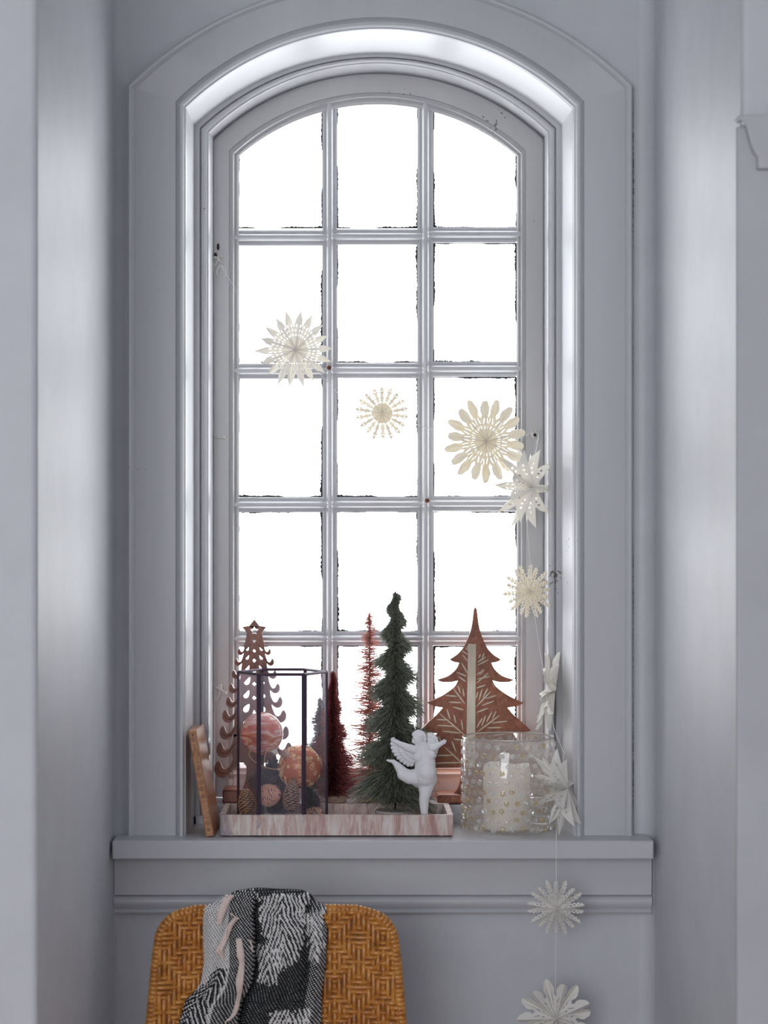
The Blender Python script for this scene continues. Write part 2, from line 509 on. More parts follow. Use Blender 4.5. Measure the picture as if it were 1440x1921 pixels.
# panes with ragged putty
YG = YS + .028
def ragged(mb, p0, p1, inward, wmax, dens):
    p0, p1, inward = Vector(p0), Vector(p1), Vector(inward)
    L = (p1 - p0).length; n = max(4, int(L / .0025))
    amp = 0; vs_ = []
    ph = random.random() * 10
    for i in range(n + 1):
        t = i / n
        base = max(0, math.sin(t * 5.1 + ph) * .5 + math.sin(t * 13 + ph * 2) * .35 + .15 + dens)
        base += .10; w = (.0008 + base * wmax * 2.0 * random.uniform(.25, 1)) if base > .12 else .0003
        q = p0.lerp(p1, t)
        vs_ += [q - inward * .001, q + inward * w]
    mb.add(vs_, [(2 * i, 2 * i + 1, 2 * i + 3, 2 * i + 2) for i in range(n)])
for j, (l, r) in enumerate(GX):
    for k, (t_, b_) in enumerate(GY):
        x0, x1 = PX(l, YG), PX(r, YG)
        zb = PZ(b_, YG)
        mb = MB()
        if t_ is None:
            top = [(x1 + (x0 - x1) * i / 12, archtop(r + (l - r) * i / 12)) for i in range(13)]
            ztl, ztr = top[-1][1], top[0][1]
        else:
            ztl = ztr = PZ(t_, YG)
            top = [(x1, ztr), (x0, ztl)]
        e = .004
        loop = [(x0 - e, zb - e), (x1 + e, zb - e)] + [(x + (e if i == 0 else -e if i == len(top) - 1 else 0), z + e) for i, (x, z) in enumerate(top)]
        mb.prism([loop], YG, YG + .003)
        pane = build('pane', mb, M['pane'], win, smooth=0)
        mp = MB(); y = YG - .0012
        ragged(mp, (x0, y, zb), (x0, y, ztl), (1, 0, 0), .0028 if j else .0012, -.05 if j else -.35)
        ragged(mp, (x1, y, zb), (x1, y, ztr), (-1, 0, 0), .003, .0)
        ragged(mp, (x0, y, zb), (x1, y, zb), (0, 0, 1), .003, .02)
        if t_ is not None: ragged(mp, (x0, y, ztl), (x1, y, ztr), (0, 0, -1), .0022, -.12)
        else:
            for (xx1, zz1), (xx0, zz0) in zip(top, top[1:]):
                ragged(mp, (xx0, y, zz0 + .001), (xx1, y, zz1 + .001), (0, 0, -1), .0018, -.1)
        build('putty', mp, M['putty'], pane, smooth=0, recalc=False)

# ledge under the sash (stepped, painted)
mb = MB()
X0, X1 = PX(366, .15) - .004, PX(1051, .15) + .004
pr = [(.150, Z0 - .01), (.150, Z0 + .014), (.152, Z0 + .017), (.158, Z0 + .017), (.160, Z0 + .019), (.160, ZL - .003), (.163, ZL), (.300, ZL + .003), (.300, Z0 - .01)]
mb.prism([pr], X0, X1, 'x')
build('ledge', mb, M['wood_paint_h'], win, bevel=.0008)
# small corner blocks at the foot of the frame
for px in (376, 1047):
    mb = MB(); x = PX(px, .145); mb.box(x - .009, x + .009, .138, .151, Z0, Z0 + .017)
    build('corner_block', mb, M['wood_paint'], win, bevel=.001)

# window fittings: hook catches on the left stile, knob on the right
def catch(px, py, s=1.0, flip=1):
    mb = MB()
    def q(dx, dy, d): return P(px + dx * s, py + dy * s, YS - d)
    mb.tube([q(-7, -2, .004), q(-3, -4, .012), q(2, -3, .014), q(6, 2, .010), q(9, 6, .012)], [.0022, .0026, .0024, .0018, .0014], 8)
    mb.tube([q(-6, 14, .004), q(-1, 8, .010), q(3, 0, .012), q(3, -6, .012)], .0018, 8)
    mb.tube([q(-8, 4, .001), q(-5, 8, .008), q(-6, 14, .006), q(-8, 20, .001)], .0020, 8)
    pts = []
    for i in range(15):
        a = -2.2 + i * 4.9 / 14
        pts.append(q(9 + 9 * math.sin(a) * .95, 22 - 10 * math.cos(a), .013))
    mb.tube(pts, .0011, 6)
    mb.ball(q(8, -5, .008), .003)
    return mb
mb = MB(); mb.ball(P(409, 463, YS - .001), .0055, sq=(.5, .3, 1.3)); mb.ball(P(404, 480, YS - .002), .0055, sq=(.6, .3, 1.2)); build('slot', mb, M['dark_hole'], win, smooth=60, kind='stuff')
build('hook_catch', catch(406, 487, 1.05), M['white_metal'], win, smooth=60)
mb = MB()
def q(dx, dy, d): return P(406 + dx, 1290 + dy, YS - d)
mb.tube([q(-6, -4, .004), q(-1, -2, .012), q(6, 2, .014), q(12, 6, .016), q(17, 9, .016)], [.0022, .003, .003, .0022, .002], 8)
mb.tube([q(3, -3, .008), q(9, -5, .010), q(7, 2, .012)], .0028, 8)
mb.tube([q(6, 7, .012), q(6, 14, .014), q(3, 21, .012), q(-2, 26, .008), q(-6, 29, .002)], .0012, 8)
mb.ball(q(17, 9, .017), .0035)
build('hook_catch', mb, M['white_metal'], win, smooth=60)
mb = MB()
mb.tube([P(404, 820, YS), P(409, 821, YS - .006), P(414, 821, YS - .010), P(421, 820, YS - .012)], [.003, .0024, .002, .002], 8)
mb.ball(P(419, 820, YS - .013), .0032)
build('screw_eye', mb, M['white_metal'], win, smooth=60)
mb = MB()
mb.lathe([(.0, 0), (.0065, 0), (.0065, .003), (.0045, .006), (.003, .007), (0, .007)], (0, 0, 0), 16)
mb.v = [(PX(1001, YS) + a, YS - c, PZ(816, YS) + b) for a, b, c in mb.v]
kn = build('screw_eye', mb, M['white_metal'], win, smooth=60)
mb = MB(); mb.ball(P(1003, 816, YS - .007), .0035); build('screw_head', mb, M['dark_hole'], win, smooth=60)
mb = MB()
mb.tube([P(1009, 808, YS - .004), P(1010, 812, YS - .010), P(1010, 822, YS - .012), P(1006, 832, YS - .010)], .0014, 6)
build('wire_hook', mb, M['white_metal'], win, smooth=60)
mb = MB()
for (px, py) in ((801, 939), (617, 690)):
    mb.ball(P(px, py, YB - .0005), .0045, sq=(1, .4, 1))
build('rust_spot', mb, plain('rusty_spot', (.16, .045, .025), .8).m, win, smooth=60)

# sill board, apron and moulding
mb = MB()
sx0, sx1 = PX(210, -.066), PX(1226, -.066)
mb.box(sx0, sx1, -.066, .165, PZ(1612.5, -.066), Z0)
setp(build('trim_3', mb, M['wood_paint_h'], None, bevel=.003), 'pale grey window sill board with a square front edge', None, kind='structure')
Yw = .022
mb = MB()
mb.box(PX(214, 0) , PX(1222, 0), -.004, Yw + .01, PZ(1680, -.004), PZ(1610, -.004) + .01)
setp(build('trim_4', mb, M['wood_paint_h'], None, bevel=.002), 'flat painted apron board under the window sill', None, kind='structure')
mb = MB()
zz = lambda p_: PZ(p_, 0)
pr = [(Yw + .01, zz(1680)), (.004, zz(1680)), (-.002, zz(1684)), (-.005, zz(1689)), (-.004, zz(1696)), (.002, zz(1703)), (.006, zz(1706)), (.002, zz(1708)), (-.001, zz(1711)), (.003, zz(1715)), (Yw + .01, zz(1716))]
mb.prism([pr], PX(214, 0), PX(1222, 0), 'x')
setp(build('trim_5', mb, M['wood_paint_h'], None, smooth=40), 'rounded painted moulding below the apron board', None, kind='structure')

# walls
HZ = 2.95
inner = section(352, 1070, 207, 59, .02, Z0 - .2)
loop_in = [(p.x, p.z) for seg in inner for p in (seg if seg is inner[1] else [])]
# arched opening a little larger than the lining, from below the sill up
sec = section(345, 1078, 200, 51, .022, Z0 - .03)
hole = [(sec[0][0].x, sec[0][0].z)] + [(p.x, p.z) for p in sec[1]] + [(sec[2][1].x, sec[2][1].z)]
mb = MB()
mb.prism([[(-.60, 0), (.75, 0), (.75, HZ), (-.60, HZ)], list(reversed(hole))], Yw, .30)
setp(build('wall_back', mb, M['plaster'], None, smooth=0), 'grey plaster wall around and under the arched window', None, kind='structure')
def side_wall(name, xb_, xf, sgn, label):
    r1, r2, yf = .028, .010, -.87
    pts = []
    for i in range(9):       # concave corner with the back wall
        a = PI / 2 * i / 8
        pts.append((xb_ - sgn * r1 + sgn * r1 * math.sin(a), Yw - .001 - r1 + r1 * math.cos(a)))
    for i in range(7):       # outer arris
        a = PI / 2 * i / 6
        pts.append((xf + sgn * r2 - sgn * r2 * math.cos(a), yf + r2 - r2 * math.sin(a)))
    pts += [(sgn * 2.4, yf), (sgn * 2.4, .35), (xb_ + sgn * .0 - sgn * r1, .35)]
    mb = MB(); mb.prism([pts], 0, HZ, 'z')
    setp(build(name, mb, M['plaster'], None, smooth=35), label, None, kind='structure')
side_wall('wall_left', -.433, -.4406, -1, 'grey plaster side of the niche left of the window')
side_wall('wall_right', .582, .569, 1, 'grey plaster side of the niche right of the window')
mb = MB(); mb.box(-2.4, 2.4, -6.1, .35, -.1, 0); setp(build('floor', mb, M['floor'], None, smooth=0), 'wooden floor under the chair', None, kind='structure')
mb = MB(); mb.box(-2.4, 2.4, -6.1, .35, HZ, HZ + .1); setp(build('ceiling', mb, M['plaster'], None, smooth=0), 'plain pale ceiling', None, kind='structure')
mb = MB(); mb.box(-2.4, 2.4, -6.1, -6.0, 0, HZ); setp(build('wall_front', mb, M['plaster'], None, smooth=0), 'grey wall behind the camera', None, kind='structure')
mb = MB(); mb.box(-2.5, -2.4, -6.1, .35, 0, HZ); setp(build('wall_far_left', mb, M['plaster'], None, smooth=0), 'grey room wall on the far left', None, kind='structure')
mb = MB(); mb.box(2.4, 2.5, -6.1, .35, 0, HZ); setp(build('wall_far_right', mb, M['plaster'], None, smooth=0), 'grey room wall on the far right', None, kind='structure')
# board and cap moulding on the front of the right-hand pier
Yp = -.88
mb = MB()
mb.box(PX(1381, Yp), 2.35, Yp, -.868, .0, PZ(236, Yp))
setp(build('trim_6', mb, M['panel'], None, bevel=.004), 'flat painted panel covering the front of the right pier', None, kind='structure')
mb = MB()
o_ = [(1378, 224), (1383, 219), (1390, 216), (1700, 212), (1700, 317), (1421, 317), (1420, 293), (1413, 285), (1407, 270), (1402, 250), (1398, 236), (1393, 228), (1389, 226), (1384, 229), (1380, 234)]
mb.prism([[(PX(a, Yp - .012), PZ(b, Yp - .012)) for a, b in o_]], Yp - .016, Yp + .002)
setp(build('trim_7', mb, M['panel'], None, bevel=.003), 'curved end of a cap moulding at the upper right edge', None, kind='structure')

# ------------------------------------------------------------------ marble tray
TX0, TX1 = PX(412, -.022), PX(850, -.022)
TY0, TY1, TZ, TH = -.022, .146, Z0, .041
def rrect(x0, x1, y0, y1, r, n=5):
    out = []
    for cx, cy, a0 in ((x1 - r, y0 + r, -PI / 2), (x1 - r, y1 - r, 0), (x0 + r, y1 - r, PI / 2), (x0 + r, y0 + r, PI)):
        for i in range(n + 1):
            a = a0 + PI / 2 * i / n
            out.append((cx + r * math.cos(a), cy + r * math.sin(a)))
    return out
mb = MB()
t_ = .0105
mb.prism([rrect(TX0, TX1, TY0, TY1, .004), list(reversed(rrect(TX0 + t_, TX1 - t_, TY0 + t_, TY1 - t_, .002)))], TZ + .003, TZ + TH, 'z')
mb.prism([rrect(TX0 + t_ * .9, TX1 - t_ * .9, TY0 + t_ * .9, TY1 - t_ * .9, .002)], TZ + .003, TZ + .011, 'z')
for x in (TX0 + .02, TX1 - .02):
    for y in (TY0 + .02, TY1 - .02):
        mb.lathe([(.006, 0), (.006, .004)], (x, y, TZ), 12)
tray = build('marble_tray', mb, M['marble'], None, smooth=30, bevel=.0012)
setp(tray, 'long rectangular tray of veined pink and white marble on the sill', 'tray')
TF = TZ + .011

# ------------------------------------------------------------------ leaning book
bk = thing('book', 'tan book with spiral-embossed spine leaning on the left reveal', 'book', (PX(391, -.02), -.02, Z0))
tilt = math.atan2(33, 197)
hb, wb_, tb = .199, .135, .0155
Rb = Matrix.Translation(Vector((PX(383.5, -.04) + .0012, -.02, Z0 + .0005))) @ Matrix.Rotation(-tilt, 4, 'Y') @ Matrix.Rotation(math.radians(-1.5), 4, 'Z')
def bx(mb, x0, x1, y0, y1, z0, z1):
    m2 = MB(); m2.box(x0, x1, y0, y1, z0, z1); m2.v = [tuple(Rb @ Vector(p)) for p in m2.v]; mb.add(m2.v, m2.f)
M['book'] = woody('tan_leather', (.50, .24, .13), (.60, .31, .18), (.66, .37, .23), .28, (1, 1, 1), 30)
M['spine'] = woody('embossed_spine', (.48, .22, .09), (.60, .30, .13), (.68, .37, .17), .35, (1, 1, 1), 60)
M['pages'] = woody('page_block', (.45, .30, .20), (.55, .38, .27), (.62, .46, .34), .7, (1, 1, 1), 120)
M['emboss'] = plain('dark_emboss', (.20, .075, .03), .5).m
mb = MB(); bx(mb, 0, .0022, -.002, wb_, 0, hb); build('cover', mb, M['book'], bk, bevel=.0007)
mb = MB(); bx(mb, tb - .0022, tb, -.002, wb_, 0, hb); build('cover', mb, M['book'], bk, bevel=.0007)
mb = MB(); bx(mb, .0022, tb - .0022, .001, wb_ - .004, .003, hb - .003); build('page_block', mb, M['pages'], bk)
mb = MB(); bx(mb, 0, tb, -.0045, -.0005, 0, hb); build('spine', mb, M['spine'], bk, bevel=.0012)
mb = MB()
def onsp(pts, r=.00042):
    mb.tube([Rb @ Vector((x, -.0047, z)) for x, z in pts], r, 5)
def spiral(cx, cz, R_, turns=2.1, d=1):
    onsp([(cx + d * R_ * (i / 22) * math.cos(i / 22 * turns * 2 * PI), cz + R_ * (i / 22) * math.sin(i / 22 * turns * 2 * PI)) for i in range(23)])
for i, z in enumerate((.182, .141 - .012, .129 - .013, .102, .089, .076)):
    spiral(tb / 2, z, .0052, 2.3, 1 if i % 2 else -1)
spiral(tb / 2, .192, .003); spiral(tb / 2, .026, .0052); spiral(tb / 2, .013, .0035)
for z0_ in (.155,):
    onsp([(tb / 2, z0_ + .016), (tb * .85, z0_), (tb / 2, z0_ - .016), (tb * .15, z0_), (tb / 2, z0_ + .016)])
    onsp([(tb / 2, z0_ + .009), (tb * .68, z0_), (tb / 2, z0_ - .009), (tb * .32, z0_), (tb / 2, z0_ + .009)])
for z in (.066, .035, .173, .139, .196, .004):
    onsp([(.0015, z), (tb - .0015, z)], .0003)
for x in (.0016, tb - .0016):
    onsp([(x, .004), (x, .196)], .0003)
build('embossing', mb, M['emboss'], bk)

# ------------------------------------------------------------------ scroll-carved wooden tree (left)
YT = .185
ct = thing('carved_tree', 'dark carved wooden tree with star top and scroll branches behind the lantern', 'ornament', (PX(477, YT), YT, ZL))
half = [(0, 1162), (9.5, 1174), (22.5, 1176), (14, 1187), (16, 1200), (19.5, 1212)]
lv = [(31, 1223, 7), (37, 1242, 8.5), (42, 1265, 10), (48, 1291, 11.5), (53, 1317, 13), (60, 1343, 15), (65, 1374, 16), (71, 1406, 18), (75, 1442, 20)]
for W, yc, s in lv:
    for a, b in ((-1.75, -.95), (-1.45, -.25), (-1.2, .0), (-.95, .02), (-.75, -.15), (-.66, -.42), (-.52, -.66), (-.36, -.76), (-.18, -.62), (-.05, -.32), (0, 0), (-.04, .3), (-.2, .58), (-.45, .76), (-.8, .82), (-1.15, .68), (-1.45, .42), (-1.62, .22)):
        half.append((W + a * s, yc + b * s))
half += [(36, 1440), (28, 1430), (20, 1430), (15, 1437), (14.5, 1445), (16, 1460), (20, 1475), (25, 1486)]
def toW(dx, y, Y, cx=477): return (PX(cx + dx, Y), PZ(y, Y))
outline = [toW(-dx, y, YT) for dx, y in half] + [toW(dx, y, YT) for dx, y in reversed(half[1:])]
holes = []
def star_pts(cx, cy, R_, r_, n=5): return [toW(cx + (R_ if i % 2 == 0 else r_) * math.sin(PI * i / n), cy - (R_ if i % 2 == 0 else r_) * math.cos(PI * i / n), YT) for i in range(2 * n)]
holes.append(star_pts(0, 1183, 8.0, 4.3))
holes.append(star_pts(0, 1202, 4.6, 3.0))
def drop(cx, cy, L_, w_, ang):
    out = []
    for i in range(12):
        a = 2 * PI * i / 12
        x, y = w_ * math.sin(a) * (1 - .45 * math.cos(a)), -L_ * math.cos(a)
        out.append(toW(cx + x * math.cos(ang) - y * math.sin(ang), cy + x * math.sin(ang) + y * math.cos(ang), YT))
    return out
for y, L_ in ((1217, 4.4), (1233, 4.8), (1253, 6), (1277, 8.5), (1302, 8.5), (1328, 9), (1355, 9.5), (1384, 10)):
    dx = 12.5 if y < 1300 else 14
    for sg in (-1, 1): holes.append(drop(sg * dx, y, L_, L_ * .55, sg * -.55 + PI * 0))
for y, s in ((1221, 3.6), (1239, 3.8), (1260, 3.6), (1283, 4.2), (1309, 4.2), (1336, 4.5), (1366, 5), (1398, 5)):
    holes.append([toW(0, y - s, YT), toW(s, y, YT), toW(0, y + s, YT), toW(-s, y, YT)])
mb = MB(); mb.prism([outline] + [list(reversed(h)) for h in holes], YT - .008, YT + .008)
build('carved_panel', mb, M['mahogany'], ct, bevel=.0012)
# raised carved ribs on the panel
mb = MB()
for W, yc, s in lv:
    for sg in (-1, 1):
        pts = [(sg * 1.5, yc - s * 2.2 - 5), (sg * (W - 1.9 * s) * .6, yc - s * 1.2 - 2), (sg * (W - 1.7 * s), yc - s * .35), (sg * (W - 1.2 * s), yc + s * .33), (sg * (W - .8 * s), yc + s * .42), (sg * (W - .4 * s), yc + s * .2), (sg * (W - .3 * s), yc - s * .25)]
        mb.tube([Vector((toW(a, b, YT)[0], YT - .0078, toW(a, b, YT)[1])) for a, b in pts], [.0006, .0010, .0012, .0014, .0014, .0012, .0006], 6)
build('carved_ribs', mb, M['mahogany'], ct)
mb = MB(); mb.box(PX(417, .162), PX(538, .162), .1615, .232, ZL + .002, PZ(1482, .1615)); mb2 = build('foot', mb, M['mahogany'], ct, bevel=.003)
mb2.location.z = 0

# ------------------------------------------------------------------ leaf-carved wooden tree (right)
YR = .195
rt = thing('carved_tree', 'flat reddish wooden tree with pale carved twigs behind the glass holder', 'ornament', (PX(891, YR), YR, ZL))
hl = [(0, 1139), (-3, 1145), (-6, 1170), (-11, 1190), (-21, 1213), (-33, 1227), (-48, 1237), (-41, 1241), (-30, 1243), (-36, 1255), (-51, 1268), (-72, 1275), (-62, 1279), (-45, 1279), (-32, 1276), (-40, 1289), (-64, 1306), (-90, 1318), (-78, 1324), (-60, 1327), (-72, 1341), (-85, 1352), (-104, 1370), (-90, 1374), (-71, 1375), (-84, 1395), (-100, 1415), (-118, 1436), (-100, 1440), (-27, 1440), (-27, 1455), (-30, 1470), (-34, 1480), (-40, 1486)]
# smooth the concave sweeps with a little subdivision
def crx(pts, n=3):
    out = []
    for i in range(len(pts) - 1):
        p0 = Vector(pts[max(i - 1, 0)]); p1 = Vector(pts[i]); p2 = Vector(pts[i + 1]); p3 = Vector(pts[min(i + 2, len(pts) - 1)])
        d1, d2 = (p1 - p0), (p2 - p1)
        sharp1 = i == 0 or d1.angle(d2, 0) > 1.0
        d3 = p3 - p2; sharp2 = i + 2 >= len(pts) or d2.angle(d3, 0) > 1.0
        m1 = (p2 - p1) if sharp1 else (p2 - p0) / 2
        m2 = (p2 - p1) if sharp2 else (p3 - p1) / 2
        for k in range(n):
            t = k / n
            out.append(tuple(p1 * (2 * t ** 3 - 3 * t * t + 1) + m1 * (t ** 3 - 2 * t * t + t) + p2 * (-2 * t ** 3 + 3 * t * t) + m2 * (t ** 3 - t * t)))
    out.append(tuple(pts[-1])); return out
hs = crx(hl)
ol = [toW(dx, y, YR, 891) for dx, y in hs] + [toW(-dx, y, YR, 891) for dx, y in reversed(hs[1:])]
mb = MB(); mb.prism([ol], YR - .007, YR + .007)
build('tree_panel', mb, M['redwood'], rt, bevel=.001)
mb = MB(); a, b = [toW(*p_, YR, 891) for p_ in ((-14, 1207), (1, 1208))], [toW(*p_, YR, 891) for p_ in ((-1, 1440), (-18, 1440))]
mb.prism([a + b], YR - .0085, YR - .005); build('trunk_inlay', mb, M['pale_wood'], rt, bevel=.0006)
mb = MB()
def twig(x0, y0, x1, y1, w=1.5):
    A = Vector((780 + x0 / 3.841, 1120 + y0 / 3.841)); B = Vector((780 + x1 / 3.841, 1120 + y1 / 3.841))
    pts = []
    for i in range(5):
        q_ = A.lerp(B, i / 4); pts.append(Vector((PX(q_.x, YR), YR - .0072, PZ(q_.y, YR))))
    mb.tube(pts, [w * k / 1000 for k in (.35, .9, 1.1, 1, .5)], 6)
tw = [(330, 385, 372, 415), (350, 360, 378, 390), (362, 350, 380, 372), (335, 415, 368, 460), (325, 470, 368, 545), (292, 540, 362, 570), (305, 570, 358, 610),
      (265, 655, 352, 770), (300, 635, 318, 690), (335, 655, 345, 715), (210, 708, 295, 714), (235, 755, 325, 760), (265, 790, 340, 812),
      (168, 838, 345, 990), (220, 805, 245, 880), (272, 845, 285, 905), (325, 880, 335, 955), (145, 880, 230, 884), (150, 922, 275, 930), (188, 965, 320, 978),
      (200, 1075, 320, 1185), (160, 1000, 190, 1060), (255, 1035, 285, 1110), (130, 1140, 260, 1138), (120, 1195, 320, 1190), (270, 1020, 330, 1030),
      (440, 470, 500, 430), (450, 440, 462, 410), (475, 440, 488, 402), (440, 490, 520, 450), (432, 560, 490, 525), (440, 590, 530, 570), (432, 620, 520, 545), (430, 655, 500, 632), (460, 560, 480, 520),
      (430, 790, 535, 680), (450, 745, 475, 660), (480, 725, 515, 655), (432, 830, 520, 798), (470, 780, 560, 748), (500, 730, 575, 708), (430, 730, 445, 680),
      (440, 970, 600, 850), (470, 930, 500, 850), (505, 900, 545, 825), (545, 880, 575, 820), (510, 940, 615, 938), (540, 905, 655, 893), (435, 940, 475, 870), (520, 1000, 640, 985)]
for t4 in tw: twig(*t4, 1.45)
for x0, y0, x1, y1 in tw[20:26]: twig(870 - x0, y0, 870 - x1, y1, 1.45)
build('carved_twigs', mb, M['pale_wood'], rt, kind=None)
mb = MB(); mb.box(PX(820, .162), PX(952, .162), .1615, .232, ZL + .002, PZ(1491.5, .1615)); build('foot', mb, M['redwood'], rt, bevel=.003)

# ------------------------------------------------------------------ glass lantern with its contents
LX, LY, LR = PX(529.5, .062), .062, .0842
LZ1 = PZ(1260.5, .062)
hexp = [(LX + LR * math.cos(PI / 3 * k), LY + LR * .985 * math.sin(PI / 3 * k)) for k in range(6)]
lan = thing('glass_lantern', 'six-sided clear glass lantern with dark metal edges standing in the tray', 'lantern', (LX, LY, TF))
for k in range(6):
    (ax, ay), (bx_, by) = hexp[k], hexp[(k + 1) % 6]
    mb = MB()
    nx, ny = (ay - by), (bx_ - ax); ln = math.hypot(nx, ny); nx, ny = nx / ln * .0008, ny / ln * .0008
    mb.add([(ax - nx, ay - ny, TF + .004), (bx_ - nx, by - ny, TF + .004), (bx_ - nx, by - ny, LZ1), (ax - nx, ay - ny, LZ1),
            (ax + nx, ay + ny, TF + .004), (bx_ + nx, by + ny, TF + .004), (bx_ + nx, by + ny, LZ1), (ax + nx, ay + ny, LZ1)],
           [(0, 1, 2, 3), (7, 6, 5, 4), (0, 4, 5, 1), (1, 5, 6, 2), (2, 6, 7, 3), (3, 7, 4, 0)])
    build('glass_pane', mb, M['lantern_glass'], lan, smooth=0)
    mb = MB(); mb.tube([(ax, ay, TF), (ax, ay, LZ1 + .001)], (.0046 if k in (4, 5) else .0040 if k in (1, 2) else .0028), 6)
    build('upright', mb, M['lead'], lan, smooth=0)
    for zz_e, re_ in ((LZ1, .0030), (TF + .003, .0032)):
        mb = MB(); mb.tube([(ax, ay, zz_e), (bx_, by, zz_e)], re_, 6)
        build('edge_strip', mb, M['lead'], lan, smooth=0)
mb = MB(); mb.prism([hexp], TF + .0005, TF + .003, 'z'); build('bottom_plate', mb, M['lead'], lan, smooth=0)

def ornament_mat(kind):
    t = NT(kind)
    if kind == 'marbled_glaze':
        v = t.coord('Object', (1, 1, 2.2))
        n1 = t.noise(v, 17, 3, .5, 2.2)
        c = t.ramp(n1, [(.32, (.48, .12, .07)), (.43, (.66, .27, .14)), (.50, (.82, .62, .56)), (.56, (.74, .30, .25)), (.68, (.66, .17, .13))])
        n2 = t.noise(t.coord('Object'), 170, 2, .5)
        f = t.ramp(n2, [(.66, (0, 0, 0)), (.69, (1, 1, 1))])
        c = t.mix(f, c, (.28, .07, .06)); t.b.inputs['Roughness'].default_value = .12
    else:
        n1 = t.noise(t.coord('Object'), 14, 3, .5)
        c = t.ramp(n1, [(.3, (.55, .13, .05)), (.7, (.70, .24, .12))]); t.b.inputs['Roughness'].default_value = .25
        t.b.inputs['Metallic'].default_value = .15
    t.l(c, t.b.inputs['Base Color'])
    return t.m
# ornament with pink marbling
c1 = P(491, 1376, .055); r1 = .0405
ob = thing('bauble', 'pink and white marbled glass bauble resting highest in the lantern', 'bauble', c1)
mb = MB(); mb.ball(c1, r1, 40, 26); build('ball', mb, ornament_mat('marbled_glaze'), ob, smooth=180, recalc=True, merge=1e-6)
ax = Vector((.55, -.25, -.80)).normalized()
mb = MB(); mb.tube([c1 + ax * (r1 - .002), c1 + ax * (r1 + .008)], .006, 14); build('cap', mb, M['silver'], ob)
# copper ornament with gold scrolls
c2 = P(562, 1438, .06); r2 = .0415
oc = thing('bauble', 'copper bauble covered in raised gold scrolls, low on the right of the lantern', 'bauble', c2)
mb = MB(); mb.ball(c2, r2, 40, 26); build('ball', mb, ornament_mat('copper_glaze'), oc, smooth=180, merge=1e-6)
capd = Vector((-.62, -.55, .56)).normalized()
mb = MB(); mb.tube([c2 + capd * (r2 - .002), c2 + capd * (r2 + .009)], .0068, 14); build('cap', mb, M['silver'], oc)
mb = MB()
pts = []
e0 = c2 + capd * (r2 + .009)
for i in range(26):
    a = 2 * PI * i / 25
    pts.append(e0 + Vector((-.030 + .034 * math.cos(a) * 1.0, -.004, -.010 + .017 * math.sin(a) - .010 * math.cos(a))))
mb.tube(pts, .00055, 5, closed=False)
pts = [e0 + Vector((-.004 + .008 * math.cos(a) , 0, .004 + .009 * math.sin(a))) for a in [2 * PI * i / 14 for i in range(15)]]
mb.tube(pts, .00055, 5)
pts = [e0 + Vector(p_) for p_ in ((0, 0, .004), (-.012, -.003, .018), (-.024, -.003, .016), (-.033, -.003, 0), (-.036, -.003, -.022))]
mb.tube(pts, .0005, 5)
build('hanging_loop', mb, M['gold'], oc)
mb = MB()
def onball(c, r, u, v): return c + Vector((math.sin(u) * math.cos(v), -math.cos(u) * math.cos(v), math.sin(v))) * r
for k in range(64):
    u0, v0 = random.uniform(-1.7, 1.9), random.uniform(-1.1, 1.15)
    R_ = random.uniform(.09, .17); d = random.choice((-1, 1)); ph = random.uniform(0, 6.28)
    pts = []
    for i in range(16):
        t = i / 15; a = ph + d * t * 8.0; rr = R_ * (1 - t * .85)
        pts.append(onball(c2, r2 + .0004, u0 + rr * math.cos(a) / max(.3, math.cos(v0)), v0 + rr * math.sin(a)))
    mb.tube(pts, .00075, 4)
for k in range(8):
    u0, v0 = random.uniform(-1.4, 1.6), random.uniform(-.9, .9)
    for i in range(6):
        a = PI / 3 * i; mb.ball(onball(c2, r2 + .0004, u0 + .05 * math.cos(a) / max(.3, math.cos(v0)), v0 + .05 * math.sin(a)), .0013, 6, 4)
build('gold_scrolls', mb, M['gold'], oc)

